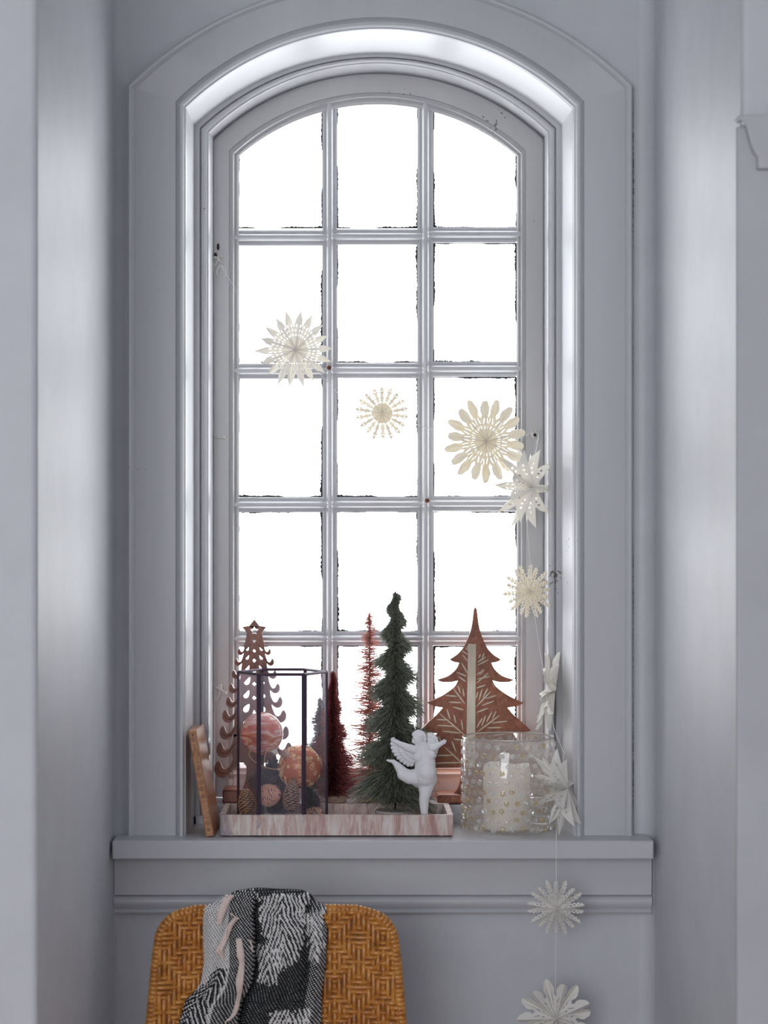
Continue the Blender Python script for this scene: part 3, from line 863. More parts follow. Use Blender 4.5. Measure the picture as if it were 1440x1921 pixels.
def pinecone(name, c, axis, length, rad, mat, label, nsc=90, seed=1, open_=.55):
    rnd = random.Random(seed)
    root = thing(name, label, 'pinecone', c, 'pinecones in the lantern')
    c = Vector(c); axis = Vector(axis).normalized()
    a1 = axis.orthogonal().normalized(); a2 = axis.cross(a1)
    def prof(t): return math.sin(PI * min(1, .10 + t * .90) ** .75) ** .7
    kf = .95 if mat in (M['cone_pink'], M['cone_gold'], M['cone_brown']) else .42
    core = MB()
    core.tube([c + axis * length * (t - .5) for t in (0, .1, .3, .5, .7, .9, 1)], [rad * .04 + rad * kf * prof(t) * .92 for t in (0, .1, .3, .5, .7, .9)] + [rad * .1], 10)
    build('core', core, M['cone_dark'], root)
    mb = MB()
    nsc = int(nsc * (1.25 if mat is not M['cone_dark'] else .8))
    for k in range(nsc):
        t = (k + .5) / nsc
        ang = k * 2.39996 + rnd.uniform(-.1, .1)
        rd = a1 * math.cos(ang) + a2 * math.sin(ang)
        tn = axis.cross(rd)
        R_ = rad * prof(t)
        if mat in (M['cone_pink'], M['cone_gold'], M['cone_brown']):
            w = rad * .31 * (.5 + .6 * prof(t)); l_ = rad * .115
            pc_ = c + axis * length * (t - .5) * .94 + rd * R_ * .93
            vs_ = [pc_ - tn * w, pc_ - axis * l_, pc_ + tn * w, pc_ + axis * l_,
                   pc_ - tn * w * .45 + rd * rad * .12, pc_ - axis * l_ * .45 + rd * rad * .12, pc_ + tn * w * .45 + rd * rad * .12, pc_ + axis * l_ * .45 + rd * rad * .12, pc_ + rd * rad * .17 + axis * l_ * .2]
            mb.add(vs_, [(0, 1, 5, 4), (1, 2, 6, 5), (2, 3, 7, 6), (3, 0, 4, 7), (4, 5, 8), (5, 6, 8), (6, 7, 8), (7, 4, 8)])
            continue
        w = rad * .25 * (.55 + .6 * prof(t))
        base = c + axis * length * (t - .5 - .05) + rd * R_ * .45
        lift = axis * (length * .07)
        tip = c + axis * length * (t - .5) + rd * R_ * 1.06 + lift * 1.5
        mid = base.lerp(tip, .6) + rd * R_ * .03
        th = axis * (rad * .09)
        vs_ = [base - tn * w * .5 - th, base + tn * w * .5 - th, mid + tn * w - th, mid - tn * w - th, tip - th * .5 + tn * w * .35, tip - th * .5 - tn * w * .35,
               base - tn * w * .5 + th * .2, base + tn * w * .5 + th * .2, mid + tn * w * .9 + th, mid - tn * w * .9 + th, tip + th + tn * w * .3 + rd * rad * .05, tip + th - tn * w * .3 + rd * rad * .05]
        mb.add(vs_, [(0, 3, 2, 1), (3, 5, 4, 2), (6, 7, 8, 9), (9, 8, 10, 11), (4, 5, 11, 10), (1, 2, 8, 7), (2, 4, 10, 8), (3, 0, 6, 9), (5, 3, 9, 11)])
    build('scales', mb, mat, root, smooth=50, kind='stuff')
    return root
pinecone('pinecone', P(508, 1492, .015), (.75, -.6, .1), .046, .020, M['cone_pink'], 'pale pink closed cone lying behind the middle glass of the lantern', 110, 1)
pinecone('pinecone', P(463, 1502, .045), (-.12, -.1, 1), .052, .0175, M['cone_gold'], 'golden brown cone at the left side of the lantern', 100, 2)
pinecone('pinecone', P(547, 1490, .012), (.05, -.1, 1), .062, .0165, M['cone_brown'], 'slim brown cone standing upright below the copper bauble', 110, 3)
pinecone('pinecone', P(584, 1500, .055), (-.3, -.2, 1), .042, .0155, M['cone_dark'], 'open dark cone under the copper bauble at the right upright', 70, 4)
pinecone('pinecone', P(592, 1526, .045), (.6, -.5, .2), .034, .0135, M['cone_pink'], 'small copper cone low in the right corner of the lantern', 80, 5)
dk = [(508, 1448, .075, (.3, .1, 1)), (535, 1462, .085, (-.4, .2, 1)), (493, 1462, .080, (.8, .1, .3)), (520, 1512, .060, (.2, -1, .2)), (545, 1440, .105, (0, .2, 1))]
for i, (a, b, y, d_) in enumerate(dk):
    pinecone('pinecone', P(a, b, y), d_, .050, .0195, M['cone_dark'],
             ('blackish cone below the marbled bauble, topmost of the dark ones', 'dark cone left of the copper bauble, near the centre of the lantern', 'dark cone behind the golden cone at the left back',
              'dark cone lying at the bottom centre of the lantern', 'dark cone hidden behind the copper bauble')[i], 80, 10 + i)
# ------------------------------------------------------------------ bottle-brush trees
def brush_tree(name, label, c, z0, z1, rfun, n, mat, wiremat, droop, thick, basemat, br, bh, zb, up=0.0, jitter=.12, group=None, curl=.0, seg=3):
    """c=(x,y); bristles from z0 to z1; rfun(t,theta)->radius"""
    root = thing(name, label, 'tree ornament', (c[0], c[1], zb))
    t = rng.random(n) ** 1.0
    # more bristles low where they are long
    t = 1 - np.sqrt(rng.random(n) * .93 + .07 * rng.random(n)) if False else rng.random(n)
    th = rng.random(n) * 2 * PI
    R_ = rfun(t, th) * (1 + rng.normal(0, jitter, n)).clip(.55, 1.25)
    zz_ = z0 + (z1 - z0) * t
    d = np.stack([np.cos(th), np.sin(th), np.zeros(n)], 1)
    base = np.stack([np.full(n, c[0]), np.full(n, c[1]), zz_], 1)
    side = np.stack([-np.sin(th), np.cos(th), np.zeros(n)], 1)
    slope = up + rng.normal(0, .16, n)
    sw = rng.normal(0, .10, n)
    rings = []; at = []
    for k in range(seg + 1):
        s = k / seg
        p_ = base + d * (R_ * s)[:, None] + side * (R_ * s * s * sw)[:, None]
        p_[:, 2] += R_ * (slope * s - droop * s * s)
        w = thick * (1 - .35 * s)
        rings.append([p_ + np.array([0, 0, 1]) * w, p_ - side * w * .87 - np.array([0, 0, .5]) * w, p_ + side * w * .87 - np.array([0, 0, .5]) * w])
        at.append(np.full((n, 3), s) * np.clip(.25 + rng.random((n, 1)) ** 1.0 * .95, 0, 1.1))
    V = np.stack([np.stack(r_, 1) for r_ in rings], 1).reshape(-1, 3)
    A = np.stack(at, 1).reshape(-1)
    b0 = (np.arange(n) * (seg + 1) * 3)[:, None]
    fl = []
    for k in range(seg):
        for j in range(3):
            j2 = (j + 1) % 3
            fl.append(b0 + np.array([[k * 3 + j, k * 3 + j2, (k + 1) * 3 + j2, (k + 1) * 3 + j]]))
    raw_mesh('bristles', V, np.concatenate(fl), mat, root, A, kind='stuff')
    mb = MB()
    nt = 60
    for ph in (0, PI):
        mb.tube([(c[0] + .0009 * math.cos(ph + i * 1.1), c[1] + .0009 * math.sin(ph + i * 1.1), zb + bh * .5 + (z1 + .003 - zb - bh * .5) * i / nt) for i in range(nt + 1)], .0011, 5)
    build('wire_stem', mb, wiremat, root)
    mb = MB(); mb.lathe([(0, 0), (br * .96, 0), (br, .002), (br, bh - .002), (br * .96, bh), (0, bh)], (c[0], c[1], zb), 36)
    build('base', mb, basemat, root, recalc=True)
    return root
# green spiral tree
gx, gy = PX(741, .084), .084
gz1 = PZ(1113, .084); gz0 = PZ(1500, .084)
def rg(t, th):
    r = .0095 + .077 * (1 - t) ** .85
    # one helical ledge winding down the tree; pitch grows downwards
    ph = -2 * PI * 7.3 * (1 - t) ** .85 + 1.2
    w = .5 + .5 * np.cos(th - ph)
    tpr = np.clip((.10 - t) / .10, 0, 1)
    r = r * (.44 + .64 * w ** 1.4) * (1 - .28 * np.clip(-np.sin(th), 0, 1))
    return np.where(t < .06, r * (.78 + t * 3.6), r)
gt = brush_tree('bottle_brush_tree', 'tall frosted green spiral bottle brush tree, the tallest in the tray', (gx, gy), gz0, gz1, rg, 15000, M['green_b'], M['dark_wire'], .34, .00066, M['grey_base'], .039, PZ(1519, .084) - TF, TF, up=.02, jitter=.07)
# burgundy tree
def rcone(rb, rt_, pw=1.0, lob=0, amp=.2, ph=0):
    def f(t, th):
        r = rt_ + (rb - rt_) * (1 - t) ** pw
        if lob:
            r = r * (1 - amp + amp * 2 * (.5 + .5 * np.cos(th - 2 * PI * lob * t + ph)) ** 1.5)
        return np.where(t < .07, r * (.6 + t * 5.7), r)
    return f
bx0, by0 = PX(624, .2), .196
brush_tree('bottle_brush_tree', 'short burgundy bottle brush tree between the lantern and pink tree', (bx0, by0), PZ(1487, .196), PZ(1262, .196), rcone(.047, .005, 1.15, 4.6, .24, 2.0), 10000, M['red_b'], M['dark_wire'], .12, .00048, M['base_wood'], .0275, PZ(1491, .196) - ZL - .002, ZL + .002, up=.12)
px0 = PX(693, .2)
def rp(t, th):
    r = .006 + .050 * (1 - t) ** .72
    return r * (.75 + .3 * np.cos(th - 2 * PI * 11 * t))
pt_ = brush_tree('bottle_brush_tree', 'slender sparse pink bottle brush tree behind the green one', (px0, .198), PZ(1470, .198), PZ(1153, .198), rp, 1900, M['pink_b'], M['pink_wire'], .02, .00075, M['base_wood'], .026, PZ(1493, .198) - ZL - .002, ZL + .002, up=.10, jitter=.10)
brush_tree('bottle_brush_tree', 'small grey-green bottle brush tree seen through the right lantern glass', (PX(600, .225), .222), PZ(1478, .222), PZ(1312, .222), rcone(.033, .005, .8, 3.3, .35, 0), 3600, M['grey_b'], M['dark_wire'], .1, .0005, M['base_wood'], .018, .014, ZL + .003, up=.1)

# ------------------------------------------------------------------ winged figurine
def figurine():
    Yc = .004
    root = thing('figurine', 'white plaster winged figure dancing with arms spread and one leg kicked out', 'figurine', (PX(797, Yc), Yc, TF))
    k = 1 / SC(Yc)
    def q(px, py, d=0): return P(px, py, Yc) + Vector((0, d, 0))
    def capsule(mb, a, b, ra, rb):
        a, b = Vector(a), Vector(b); n = 7
        pts, rr = [], []
        L = (b - a).length; dr = (b - a).normalized()
        for i in range(5): 
            an = PI / 2 * (1 - i / 5); pts.append(a - dr * ra * math.sin(an)); rr.append(max(ra * math.cos(an), 1e-4))
        for i in range(n + 1): pts.append(a.lerp(b, i / n)); rr.append(ra + (rb - ra) * i / n)
        for i in range(1, 6):
            an = PI / 2 * i / 5; pts.append(b + dr * rb * math.sin(an)); rr.append(max(rb * math.cos(an), 1e-4))
        mb.tube(pts, rr, 14)
    mb = MB()
    # trunk: chest, belly, hips
    capsule(mb, q(792, 1406, -.002), q(797, 1430, -.004), .0155, .0195)
    capsule(mb, q(797, 1430, -.004), q(797, 1455, -.005), .0195, .0205)
    capsule(mb, q(797, 1452, .002), q(797, 1466, .002), .0195, .0175)
    mb.ball(q(784, 1419, -.014), .0098, 14, 10, (1.1, .9, .9)); mb.ball(q(807, 1415, -.014), .0090, 14, 10, (1.0, .9, .95))
    mb.ball(q(799, 1448, -.012), .0175, 16, 12)
    mb.ball(q(787, 1463, .010), .0165, 14, 10); mb.ball(q(806, 1463, .010), .0145, 14, 10)
    # neck, head thrown back
    capsule(mb, q(789, 1402), q(787, 1392), .0075, .0070)
    mb.ball(q(784, 1386, -.001), .0118, 18, 14, (.92, 1, 1.05))
    mb.ball(q(778, 1384, -.0085), .0032, 8, 6); mb.ball(q(779, 1380, -.006), .0028, 8, 6)     # nose, brow
    mb.ball(q(781, 1390, -.009), .0030, 8, 6, (1.3, .8, .7))                                   # mouth
    mb.ball(q(776, 1390, -.003), .0045, 8, 6)
    for a in range(9):                                                                        # curls
        an = -.9 + a * .42
        mb.ball(q(785 + 11 * math.sin(an), 1385 - 11.5 * math.cos(an), .002), .0046, 8, 6)
    mb.ball(q(783, 1374, .001), .0050, 10, 8); mb.ball(q(789, 1376, .003), .0048, 10, 8)
    # arms
    capsule(mb, q(780, 1407), q(764, 1402, -.004), .0085, .0072); capsule(mb, q(764, 1402, -.004), q(742, 1391, -.008), .0072, .0042)
    capsule(mb, q(803, 1404), q(815, 1401, -.004), .0080, .0066); capsule(mb, q(815, 1401, -.004), q(829, 1393, -.008), .0066, .0040)
    for (hx, hy, dirs) in ((740, 1390, ((-6, -4), (-7, -1), (-5, -6), (-3, -7), (-1, -7))), (830, 1392, ((5, -4), (5, -1), (4, 2), (2, -6), (6, -2.5)))):
        mb.ball(q(hx, hy, -.008), .0044, 10, 8)
        for j, (a, b) in enumerate(dirs): capsule(mb, q(hx, hy, -.008), q(hx + a, hy + b, -.009 - .0006 * j), .0019, .0013)
    # standing leg
    capsule(mb, q(799, 1468, .002), q(797, 1492, -.001), .0175, .0105)
    capsule(mb, q(797, 1490, -.001), q(795, 1500, .001), .0108, .0098)
    capsule(mb, q(795, 1500, .002), q(796, 1538, .003), .0100, .0055)
    capsule(mb, q(796, 1541, .003), q(800, 1545, -.003), .0058, .0042)
    # kicked leg: thigh, calf, pointed foot
    capsule(mb, q(791, 1458, 0), q(768, 1457, -.003), .0175, .0135)
    capsule(mb, q(768, 1457, -.003), q(756, 1452, -.004), .0138, .0120)
    capsule(mb, q(757, 1451, -.004), q(745, 1436, -.002), .0118, .0070)
    capsule(mb, q(745, 1436, -.002), q(738, 1429, 0), .0062, .0045)
    capsule(mb, q(738, 1429, 0), q(726, 1426, -.002), .0040, .0020)
    body = build('body', mb, M['plaster_white'], root, smooth=180)
    md = body.modifiers.new('one_surface', 'REMESH'); md.mode = 'VOXEL'; md.voxel_size = .0009; md.use_smooth_shade = True
    md = body.modifiers.new('soften', 'SMOOTH'); md.iterations = 3; md.factor = .5
    # wings: layered feathers behind the shoulders
    for nm, S, tips in (('left', (783, 1412), [(733, 1388), (732, 1396), (733, 1404), (735, 1411), (739, 1418), (744, 1425), (750, 1431), (757, 1436), (764, 1440), (771, 1440)]),
                        ('right', (803, 1408), [(806, 1376), (811, 1376), (816, 1379), (820, 1384), (823, 1391), (824, 1399), (823, 1407), (821, 1415), (818, 1423), (814, 1429)])):
        mb = MB()
        for lay, fr in ((0, 1.0), (1, .74), (2, .50)):
            for i, (tx, ty) in enumerate(tips):
                A = q(*S, .012 + .0025 * (2 - lay) + .0002 * i); B = q(S[0] + (tx - S[0]) * fr, S[1] + (ty - S[1]) * fr, .014 + .0025 * (2 - lay) + .0003 * i)
                L = (B - A); n_ = Vector((L.z, 0, -L.x)).normalized(); w = .0036 * (1 if lay == 0 else .9)
                rows = []
                for s in (0, .25, .5, .75, .9, 1.0):
                    ww = w * (.35 + s * .9) * (1 if s < .95 else .35)
                    c_ = A + L * s
                    rows.append([c_ - n_ * ww, c_ - n_ * ww * .5 + Vector((0, -.0011, 0)), c_ + Vector((0, -.0015, 0)), c_ + n_ * ww * .5 + Vector((0, -.0011, 0)), c_ + n_ * ww])
                mb.grid(rows)
        build('wing', mb, M['plaster_white'], root, smooth=60, recalc=False, solid=.0014)
figurine()

# ------------------------------------------------------------------ glass candle holder and candle
HX, HY, HR = PX(953, .06), .060, .0880
HZ0, HZ1 = Z0, PZ(1382, .06)
hh = HZ1 - HZ0
hold = thing('candle_holder', 'round clear glass candle holder studded with little glass flowers', 'candle holder', (HX, HY, HZ0))
mb = MB()
mb.lathe([(.0001, .004), (HR * .72, .004), (HR - .012, .006), (HR - .005, .012), (HR - .0035, .02), (HR - .0035, hh - .001), (HR - .001, hh), (HR, hh - .002), (HR, .014), (HR - .004, .005), (HR * .85, .001), (.0001, 0)], (HX, HY, HZ0), 72)
build('glass_body', mb, M['holder_glass'], hold, smooth=50)
mb = MB(); mb.tube([(HX + (HR - .001) * math.cos(2 * PI * i / 72), HY + (HR - .001) * math.sin(2 * PI * i / 72), HZ1) for i in range(72)], .0014, 6, closed=True)
mb2 = build('rim', mb, M['silver'], hold)
M['bead'] = clearglass('bead_glass', (.90, .90, .90), .16, .12, .34, (.95, .94, .93))
M['bead_gold'] = clearglass('gold_bead_glass', (.80, .72, .55), .18, .15, .34, (.80, .70, .50))
def bead_mesh(mat):
    mb = MB()
    ring0 = []; ring1 = []
    for i in range(10):
        a = 2 * PI * i / 10; r = .0062 if i % 2 == 0 else .0045
        ring0.append((r * math.cos(a), 0, r * math.sin(a)))
        r2_ = r * .78; ring1.append((r2_ * math.cos(a), -.0022, r2_ * math.sin(a)))
    ring2 = [(x * .45, -.0010, z * .45) for x, y, z in ring1]
    mb.add(ring0 + ring1 + ring2 + [(0, -.0014, 0)], [(i, (i + 1) % 10, 10 + (i + 1) % 10, 10 + i) for i in range(10)] + [(10 + i, 10 + (i + 1) % 10, 20 + (i + 1) % 10, 20 + i) for i in range(10)] + [(20 + i, 20 + (i + 1) % 10, 30) for i in range(10)])
    o = build('glass_flower', mb, mat, None, smooth=25)
    return o
beads = [bead_mesh(M['bead']), bead_mesh(M['bead_gold'])]
first = [True, True]
rows_, per = 10, 30
rb = random.Random(5)
for i in range(rows_):
    for j in range(per):
        if i * per + j >= 299: continue
        ang = 2 * PI * (j + .5 * (i % 2)) / per + rb.uniform(-.025, .025)
        z = HZ0 + .013 + (hh - .024) * i / (rows_ - 1) + rb.uniform(-.0025, .0025)
        g = 1 if (rb.random() < (.45 if i < 5 else .15)) else 0
        src = beads[g]
        if first[g]: o = src; first[g] = False
        else: o = src.copy(); col.objects.link(o)
        o.parent = hold
        o.matrix_parent_inverse = Matrix.Translation(-Vector(hold.location))
        o.location = (HX + HR * math.sin(ang), HY - HR * math.cos(ang), z)
        o.rotation_euler = (0, rb.uniform(0, 1), ang)
can = thing('candle', 'thick cream pillar candle inside the studded glass holder', 'candle', (PX(950, HY), HY, HZ0 + .005))
cx_ = PX(950, HY); ch = PZ(1437, HY) - HZ0 - .005
mb = MB(); mb.lathe([(0, 0), (.043, 0), (.0445, .002), (.0445, ch - .004), (.043, ch + .002), (.039, ch + .001), (.034, ch - .006), (.015, ch - .009), (0, ch - .009)], (cx_, HY, HZ0 + .005), 48)
for v_i in range(len(mb.v)):
    x, y, z = mb.v[v_i]; a = math.atan2(y - HY, x - cx_)
    if z > HZ0 + ch - .004: mb.v[v_i] = (x, y, z + .003 * math.sin(3 * a + 1))
build('wax', mb, M['wax'], can, smooth=60)
mb = MB(); mb.tube([(cx_, HY, HZ0 + ch - .006), (cx_ + .001, HY, HZ0 + ch + .003), (cx_ + .003, HY, HZ0 + ch + .008)], .0009, 6); build('wick', mb, M['wick'], can)

# ------------------------------------------------------------------ paper stars on their cord
def lerp(a, b, t): return a + (b - a) * t
STY = {
 'spiky': dict(edge=[(1, 0), (.80, .31), (.62, .47), (.57, .5)],
               holes=[('e', .62, .24, .040, .06), ('e', .50, .30, .035, .07), ('e', .38, .28, .035, .08)]),
 'leafy': dict(edge=[(1, 0), (.99, .12), (.955, .24), (.93, .23), (.91, .30), (.88, .29), (.85, .37), (.78, .42), (.70, .42), (.65, .36), (.62, .38), (.60, .44), (.56, .5)],
               holes=[('s', .54, .16, .44, .28), ('e', .33, .25, .045, .05)]),
 'lacy': dict(edge=[(1, 0), (.985, .12), (.955, .09), (.94, .24), (.90, .27), (.89, .17), (.85, .20), (.83, .32), (.78, .36), (.76, .26), (.72, .27), (.70, .36), (.66, .42), (.62, .40), (.60, .33), (.57, .36), (.55, .45), (.50, .5)],
              holes=[('e', .80, .13, .025, .05), ('e', .66, .18, .035, .08), ('e', .53, .17, .04, .09), ('e', .43, .34, .03, .07), ('e', .34, .18, .035, .08)]),
 'crystal': dict(edge=[(1, 0), (.975, .14), (.94, .12), (.93, .22), (.955, .27), (.90, .29), (.87, .22), (.83, .34), (.79, .30), (.77, .22), (.70, .20), (.65, .22), (.63, .30), (.67, .40), (.60, .42), (.56, .32), (.52, .30), (.48, .34), (.45, .42), (.46, .42), (.40, .46), (.37, .5)],
                 holes=[('e', .86, .11, .026, .04), ('e', .42, .20, .035, .06)]),
}
def paper_star(center, R_, style, n, h, yaw, pitch, roll, mat, label, cat='paper star'):
    root = thing('paper_star', label, cat, center, 'paper star garland at the window')
    st = STY[style]
    e = st['edge']
    outer = [(.008, 0)] + e + [(r, 1 - w) for r, w in reversed(e[:-1])] + [(.008, 1)]
    hs_ = []
    def ell(r, w, a, b): return [(r + a * math.cos(2 * PI * i / 8), w + b * math.sin(2 * PI * i / 8)) for i in range(8)]
    for hd in st['holes']:
        if hd[0] == 'e': hs_ += [ell(*hd[1:]), ell(hd[1], 1 - hd[2], hd[3], hd[4])]
        elif hd[0] == 'c': hs_.append(ell(*hd[1:]))
        else:
            _, ra, wa, rb_, wb2 = hd
            sl = [(ra + .02, wa - .02), (ra + .03, wa + .03), (rb_ + .02, wb2 + .05), (rb_ - .03, wb2 + .05), (rb_ - .01, wb2 - .01), (ra - .02, wa + .02)]
            hs_ += [sl, [(r, 1 - w) for r, w in reversed(sl)]]
    loops = [outer] + hs_
    flat = [p_ for l in loops for p_ in l]
    tris = tessellate_polygon([[Vector((a, b, 0)) for a, b in l] for l in loops])
    Rm = Matrix.Rotation(yaw, 3, 'Z') @ Matrix.Rotation(pitch, 3, 'X') @ Matrix.Rotation(roll, 3, 'Y')
    c = Vector(center); rnd = random.Random(hash(label) % 1000 if False else int(R_ * 1e5))
    m = 2 * n
    def yback(r): return -h * .45 + 1.45 * h * min(1, r * 1.7)
    tipj = [1 + rnd.uniform(-.05, .05) for _ in range(m)]
    mb = MB()
    for k in range(m):
        a0, a1 = PI * k / n, PI * (k + 1) / n
        vs_ = []
        for r, w in flat:
            s0, s1 = tipj[k], tipj[(k + 1) % m]
            h0, h1 = (-h, yback(r)) if k % 2 == 0 else (yback(r), -h)
            p0 = Vector((math.sin(a0) * r * R_ * s0, h0, math.cos(a0) * r * R_ * s0))
            p1 = Vector((math.sin(a1) * r * R_ * s1, h1, math.cos(a1) * r * R_ * s1))
            vs_.append(c + Rm @ p0.lerp(p1, w))
        mb.add(vs_, tris)
    build('folded_paper', mb, mat, root, smooth=0, recalc=False, solid=.00035)
    return root
SY = .10
stars = [
 ((553, 656), .10, 72, 'spiky', 9, .010, .18, .10, .12, 'paper', 'spiky white paper star, highest one, in front of the left glazing bar'),
 ((717, 775), .10, 50, 'crystal', 9, .006, -.15, .12, 0, 'cream_paper', 'smallest paper snowflake alone against the middle pane'),
 ((910, 827), .10, 79, 'leafy', 9, .011, .20, .08, -.05, 'cream_paper', 'large rounded-petal paper star on the right, left of the wall hook'),
 ((986, 914), .13, 76, 'spiky', 9, .020, .88, .05, .2, 'paper', 'pointed paper star turned sideways just below the hook'),
 ((991, 1110), .15, 50, 'lacy', 9, .009, .35, -.12, .1, 'cream_paper', 'lacy cream paper snowflake over the right sash stile, middle of the cord'),
 ((1027, 1296), .12, 74, 'leafy', 9, .015, 1.47, .12, .0, 'paper', 'paper star seen edge-on above the glass candle holder'),
 ((1046, 1484), -.045, 76, 'spiky', 9, .020, 1.22, -.30, .1, 'paper', 'folded paper star hanging against the right side of the candle holder'),
 ((1043, 1703), -.11, 54, 'lacy', 9, .009, -.10, .15, 0, 'paper', 'lacy paper snowflake hanging just below the sill'),
 ((1041, 1905), -.11, 70, 'leafy', 7, .014, .0, .22, .2, 'paper', 'large petalled paper star cut off by the bottom edge'),
]
for (pc, Y, rpx, sty, n, h, yaw, pit, rol, mt, lab) in stars:
    paper_star(P(pc[0], pc[1], Y), rpx / SC(Y), sty, n, h, yaw, pit, rol, M[mt], lab)
mb = MB()
cordp = [(414, 497, .236), (470, 590, .13), (553, 650, .10), (640, 745, .10), (717, 772, .10), (800, 803, .10), (910, 824, .10), (975, 822, .16), (1003, 808, .238), (1010, 822, .236), (1004, 850, .18),
         (986, 914, .13), (989, 1000, .14), (994, 1060, .15), (992, 1110, .15), (1004, 1165, .14), (1013, 1225, .12), (1027, 1296, .10), (1038, 1365, .02), (1057, 1412, -.045), (1050, 1484, -.06), (1043, 1570, -.09), (1043, 1650, -.11), (1043, 1703, -.11), (1042, 1800, -.11), (1041, 1905, -.11)]
mb.tube([P(*c_) for c_ in cordp], .00055, 5)
setp(build('garland_cord', mb, M['cord'], None), 'thin white cord from the window hooks down past the sill, carrying the paper stars', 'cord')

# ------------------------------------------------------------------ rattan chair
CHY = -.34
cc = PX(519, CHY)
S = SC(CHY)
chair = thing('rattan_chair', 'woven honey rattan chair with a rounded back under the window', 'chair', (cc, CHY - .2, 0))
def yb(x, z):   # surface of the back: curved and slightly reclined
    return CHY - .45 * (x - cc) ** 2 + (z - .84) * .10
def half_w(z):  # half width in metres at height z
    py = VY + (CAM[2] - z) * S
    pts = [(1704, 120), (1706, 150), (1710, 172), (1718, 193), (1730, 207), (1745, 216), (1765, 220), (1800, 224), (1921, 234), (2100, 240), (2600, 230)]
    if py <= pts[0][0]: return 0
    for (a, b), (c_, d_) in zip(pts, pts[1:]):
        if py <= c_: return (b + (d_ - b) * (py - a) / (c_ - a)) / S
    return pts[-1][1] / S
ztop = PZ(1706, CHY)
def top_z(x):   # height of the outline at horizontal offset
    d = abs(x - cc)
    z = ztop
    while z > ztop - .12 and half_w(z) < d: z -= .0015
    return z
zlow = .47
cell = .0082
nI = int(.46 / cell); nJ = int((ztop - zlow) / cell)
per_i, per_j = 10, 10
def over(i, j):   # True where the upright strand lies on top: nested boxes
    a = abs((i % 10) - 5); b = abs((j % 10) - 5)
    return (a + b) in (3, 4, 5, 8, 9)
mb = MB()
def inside(i, j):
    x = cc + (i - nI / 2) * cell; z = ztop - .004 - j * cell
    return abs(x - cc) < half_w(z) - .003 and z > zlow
def strand(p0, p1, w, vertical):
    """raised float between two points of the (x,z) plane"""
    rows = []
    nseg = 4
    for k in range(nseg + 1):
        t = k / nseg
        x = p0[0] + (p1[0] - p0[0]) * t; z = p0[1] + (p1[1] - p0[1]) * t
        lift = .0012 + .0026 * math.sin(PI * t) ** .6
        row = []
        for s, hgt in ((-.5, -.0034), (-.36, -.0002), (0, .0010), (.36, -.0002), (.5, -.0034)):
            xx = x + (s * w if vertical else 0); zz2 = z + (0 if vertical else s * w)
            row.append((xx, yb(xx, zz2) - lift - hgt, zz2))
        rows.append(row)
    mb.grid(rows)
for i in range(nI):
    j = 0
    while j < nJ:
        if inside(i, j) and over(i, j):
            j2 = j
            while j2 + 1 < nJ and inside(i, j2 + 1) and over(i, j2 + 1): j2 += 1
            x = cc + (i - nI / 2) * cell + random.uniform(-.0004, .0004)
            strand((x, ztop - .004 - (j - .75) * cell), (x, ztop - .004 - (j2 + .75) * cell), cell * random.uniform(.84, .98), True)
            j = j2 + 1
        else: j += 1
for j in range(nJ):
    i = 0
    while i < nI:
        if inside(i, j) and not over(i, j):
            i2 = i
            while i2 + 1 < nI and inside(i2 + 1, j) and not over(i2 + 1, j): i2 += 1
            z = ztop - .004 - j * cell + random.uniform(-.0004, .0004)
            strand((cc + (i - .75 - nI / 2) * cell, z), (cc + (i2 + .75 - nI / 2) * cell, z), cell * random.uniform(.84, .98), False)
            i = i2 + 1
        else: i += 1
build('woven_back', mb, M['rattan'], chair, smooth=60, recalc=False, kind='stuff')
# backing
mb = MB()
rows = []
for k in range(46):
    z = ztop - .002 - (ztop - zlow) * k / 45
    hw = max(half_w(z) - .002, .01)
    rows.append([(cc + hw * s, yb(cc + hw * s, z) + .0005, z) for s in np.linspace(-1, 1, 17)])
mb.grid(rows)
rows = [[(x, y + .012, z) for x, y, z in r_] for r_ in rows]
mb.grid(rows)
build('back_core', mb, M['rattan_dark'], chair, smooth=60, recalc=False)
# wrapped rim
rim = []
zs_ = [zlow + (ztop - zlow) * k / 60 for k in range(61)]
for z in zs_: 
    if half_w(z) > .13: rim.append((cc - half_w(z), z))
lastx = rim[-1][0]
arcpts = []
for k in range(1, 24):
    x = lastx + (2 * (cc - lastx)) * k / 24
    arcpts.append((x, max(top_z(x), ztop - .02)))
rim = rim + arcpts + [(2 * cc - x, z) for x, z in reversed(rim)]
mb = MB(); mb.tube([(x, yb(x, z) + .004, z) for x, z in rim], .0075, 8); build('back_frame', mb, M['rattan_dark'], chair)
mb = MB()
acc = 0
for (xa_, za_), (xb2, zb2) in zip(rim, rim[1:]):
    L = math.hypot(xb2 - xa_, zb2 - za_)
    while acc < L:
        t = acc / L; x = xa_ + (xb2 - xa_) * t; z = za_ + (zb2 - za_) * t
        y = yb(x, z) + .004
        dx, dz = (xb2 - xa_) / L, (zb2 - za_) / L
        ring = []
        for s, rr in ((-.5, .0078), (-.2, .0091), (.2, .0091), (.5, .0078)):
            ring.append([(x + dx * s * .0072 - dz * rr * math.cos(a), y - rr * math.sin(a), z + dz * s * .0072 + dx * rr * math.cos(a)) for a in np.linspace(0, 2 * PI, 11)])
        mb.grid(ring)
        acc += .0074
    acc -= L
build('rim_wrapping', mb, M['rattan'], chair, smooth=60, recalc=False, kind='stuff')
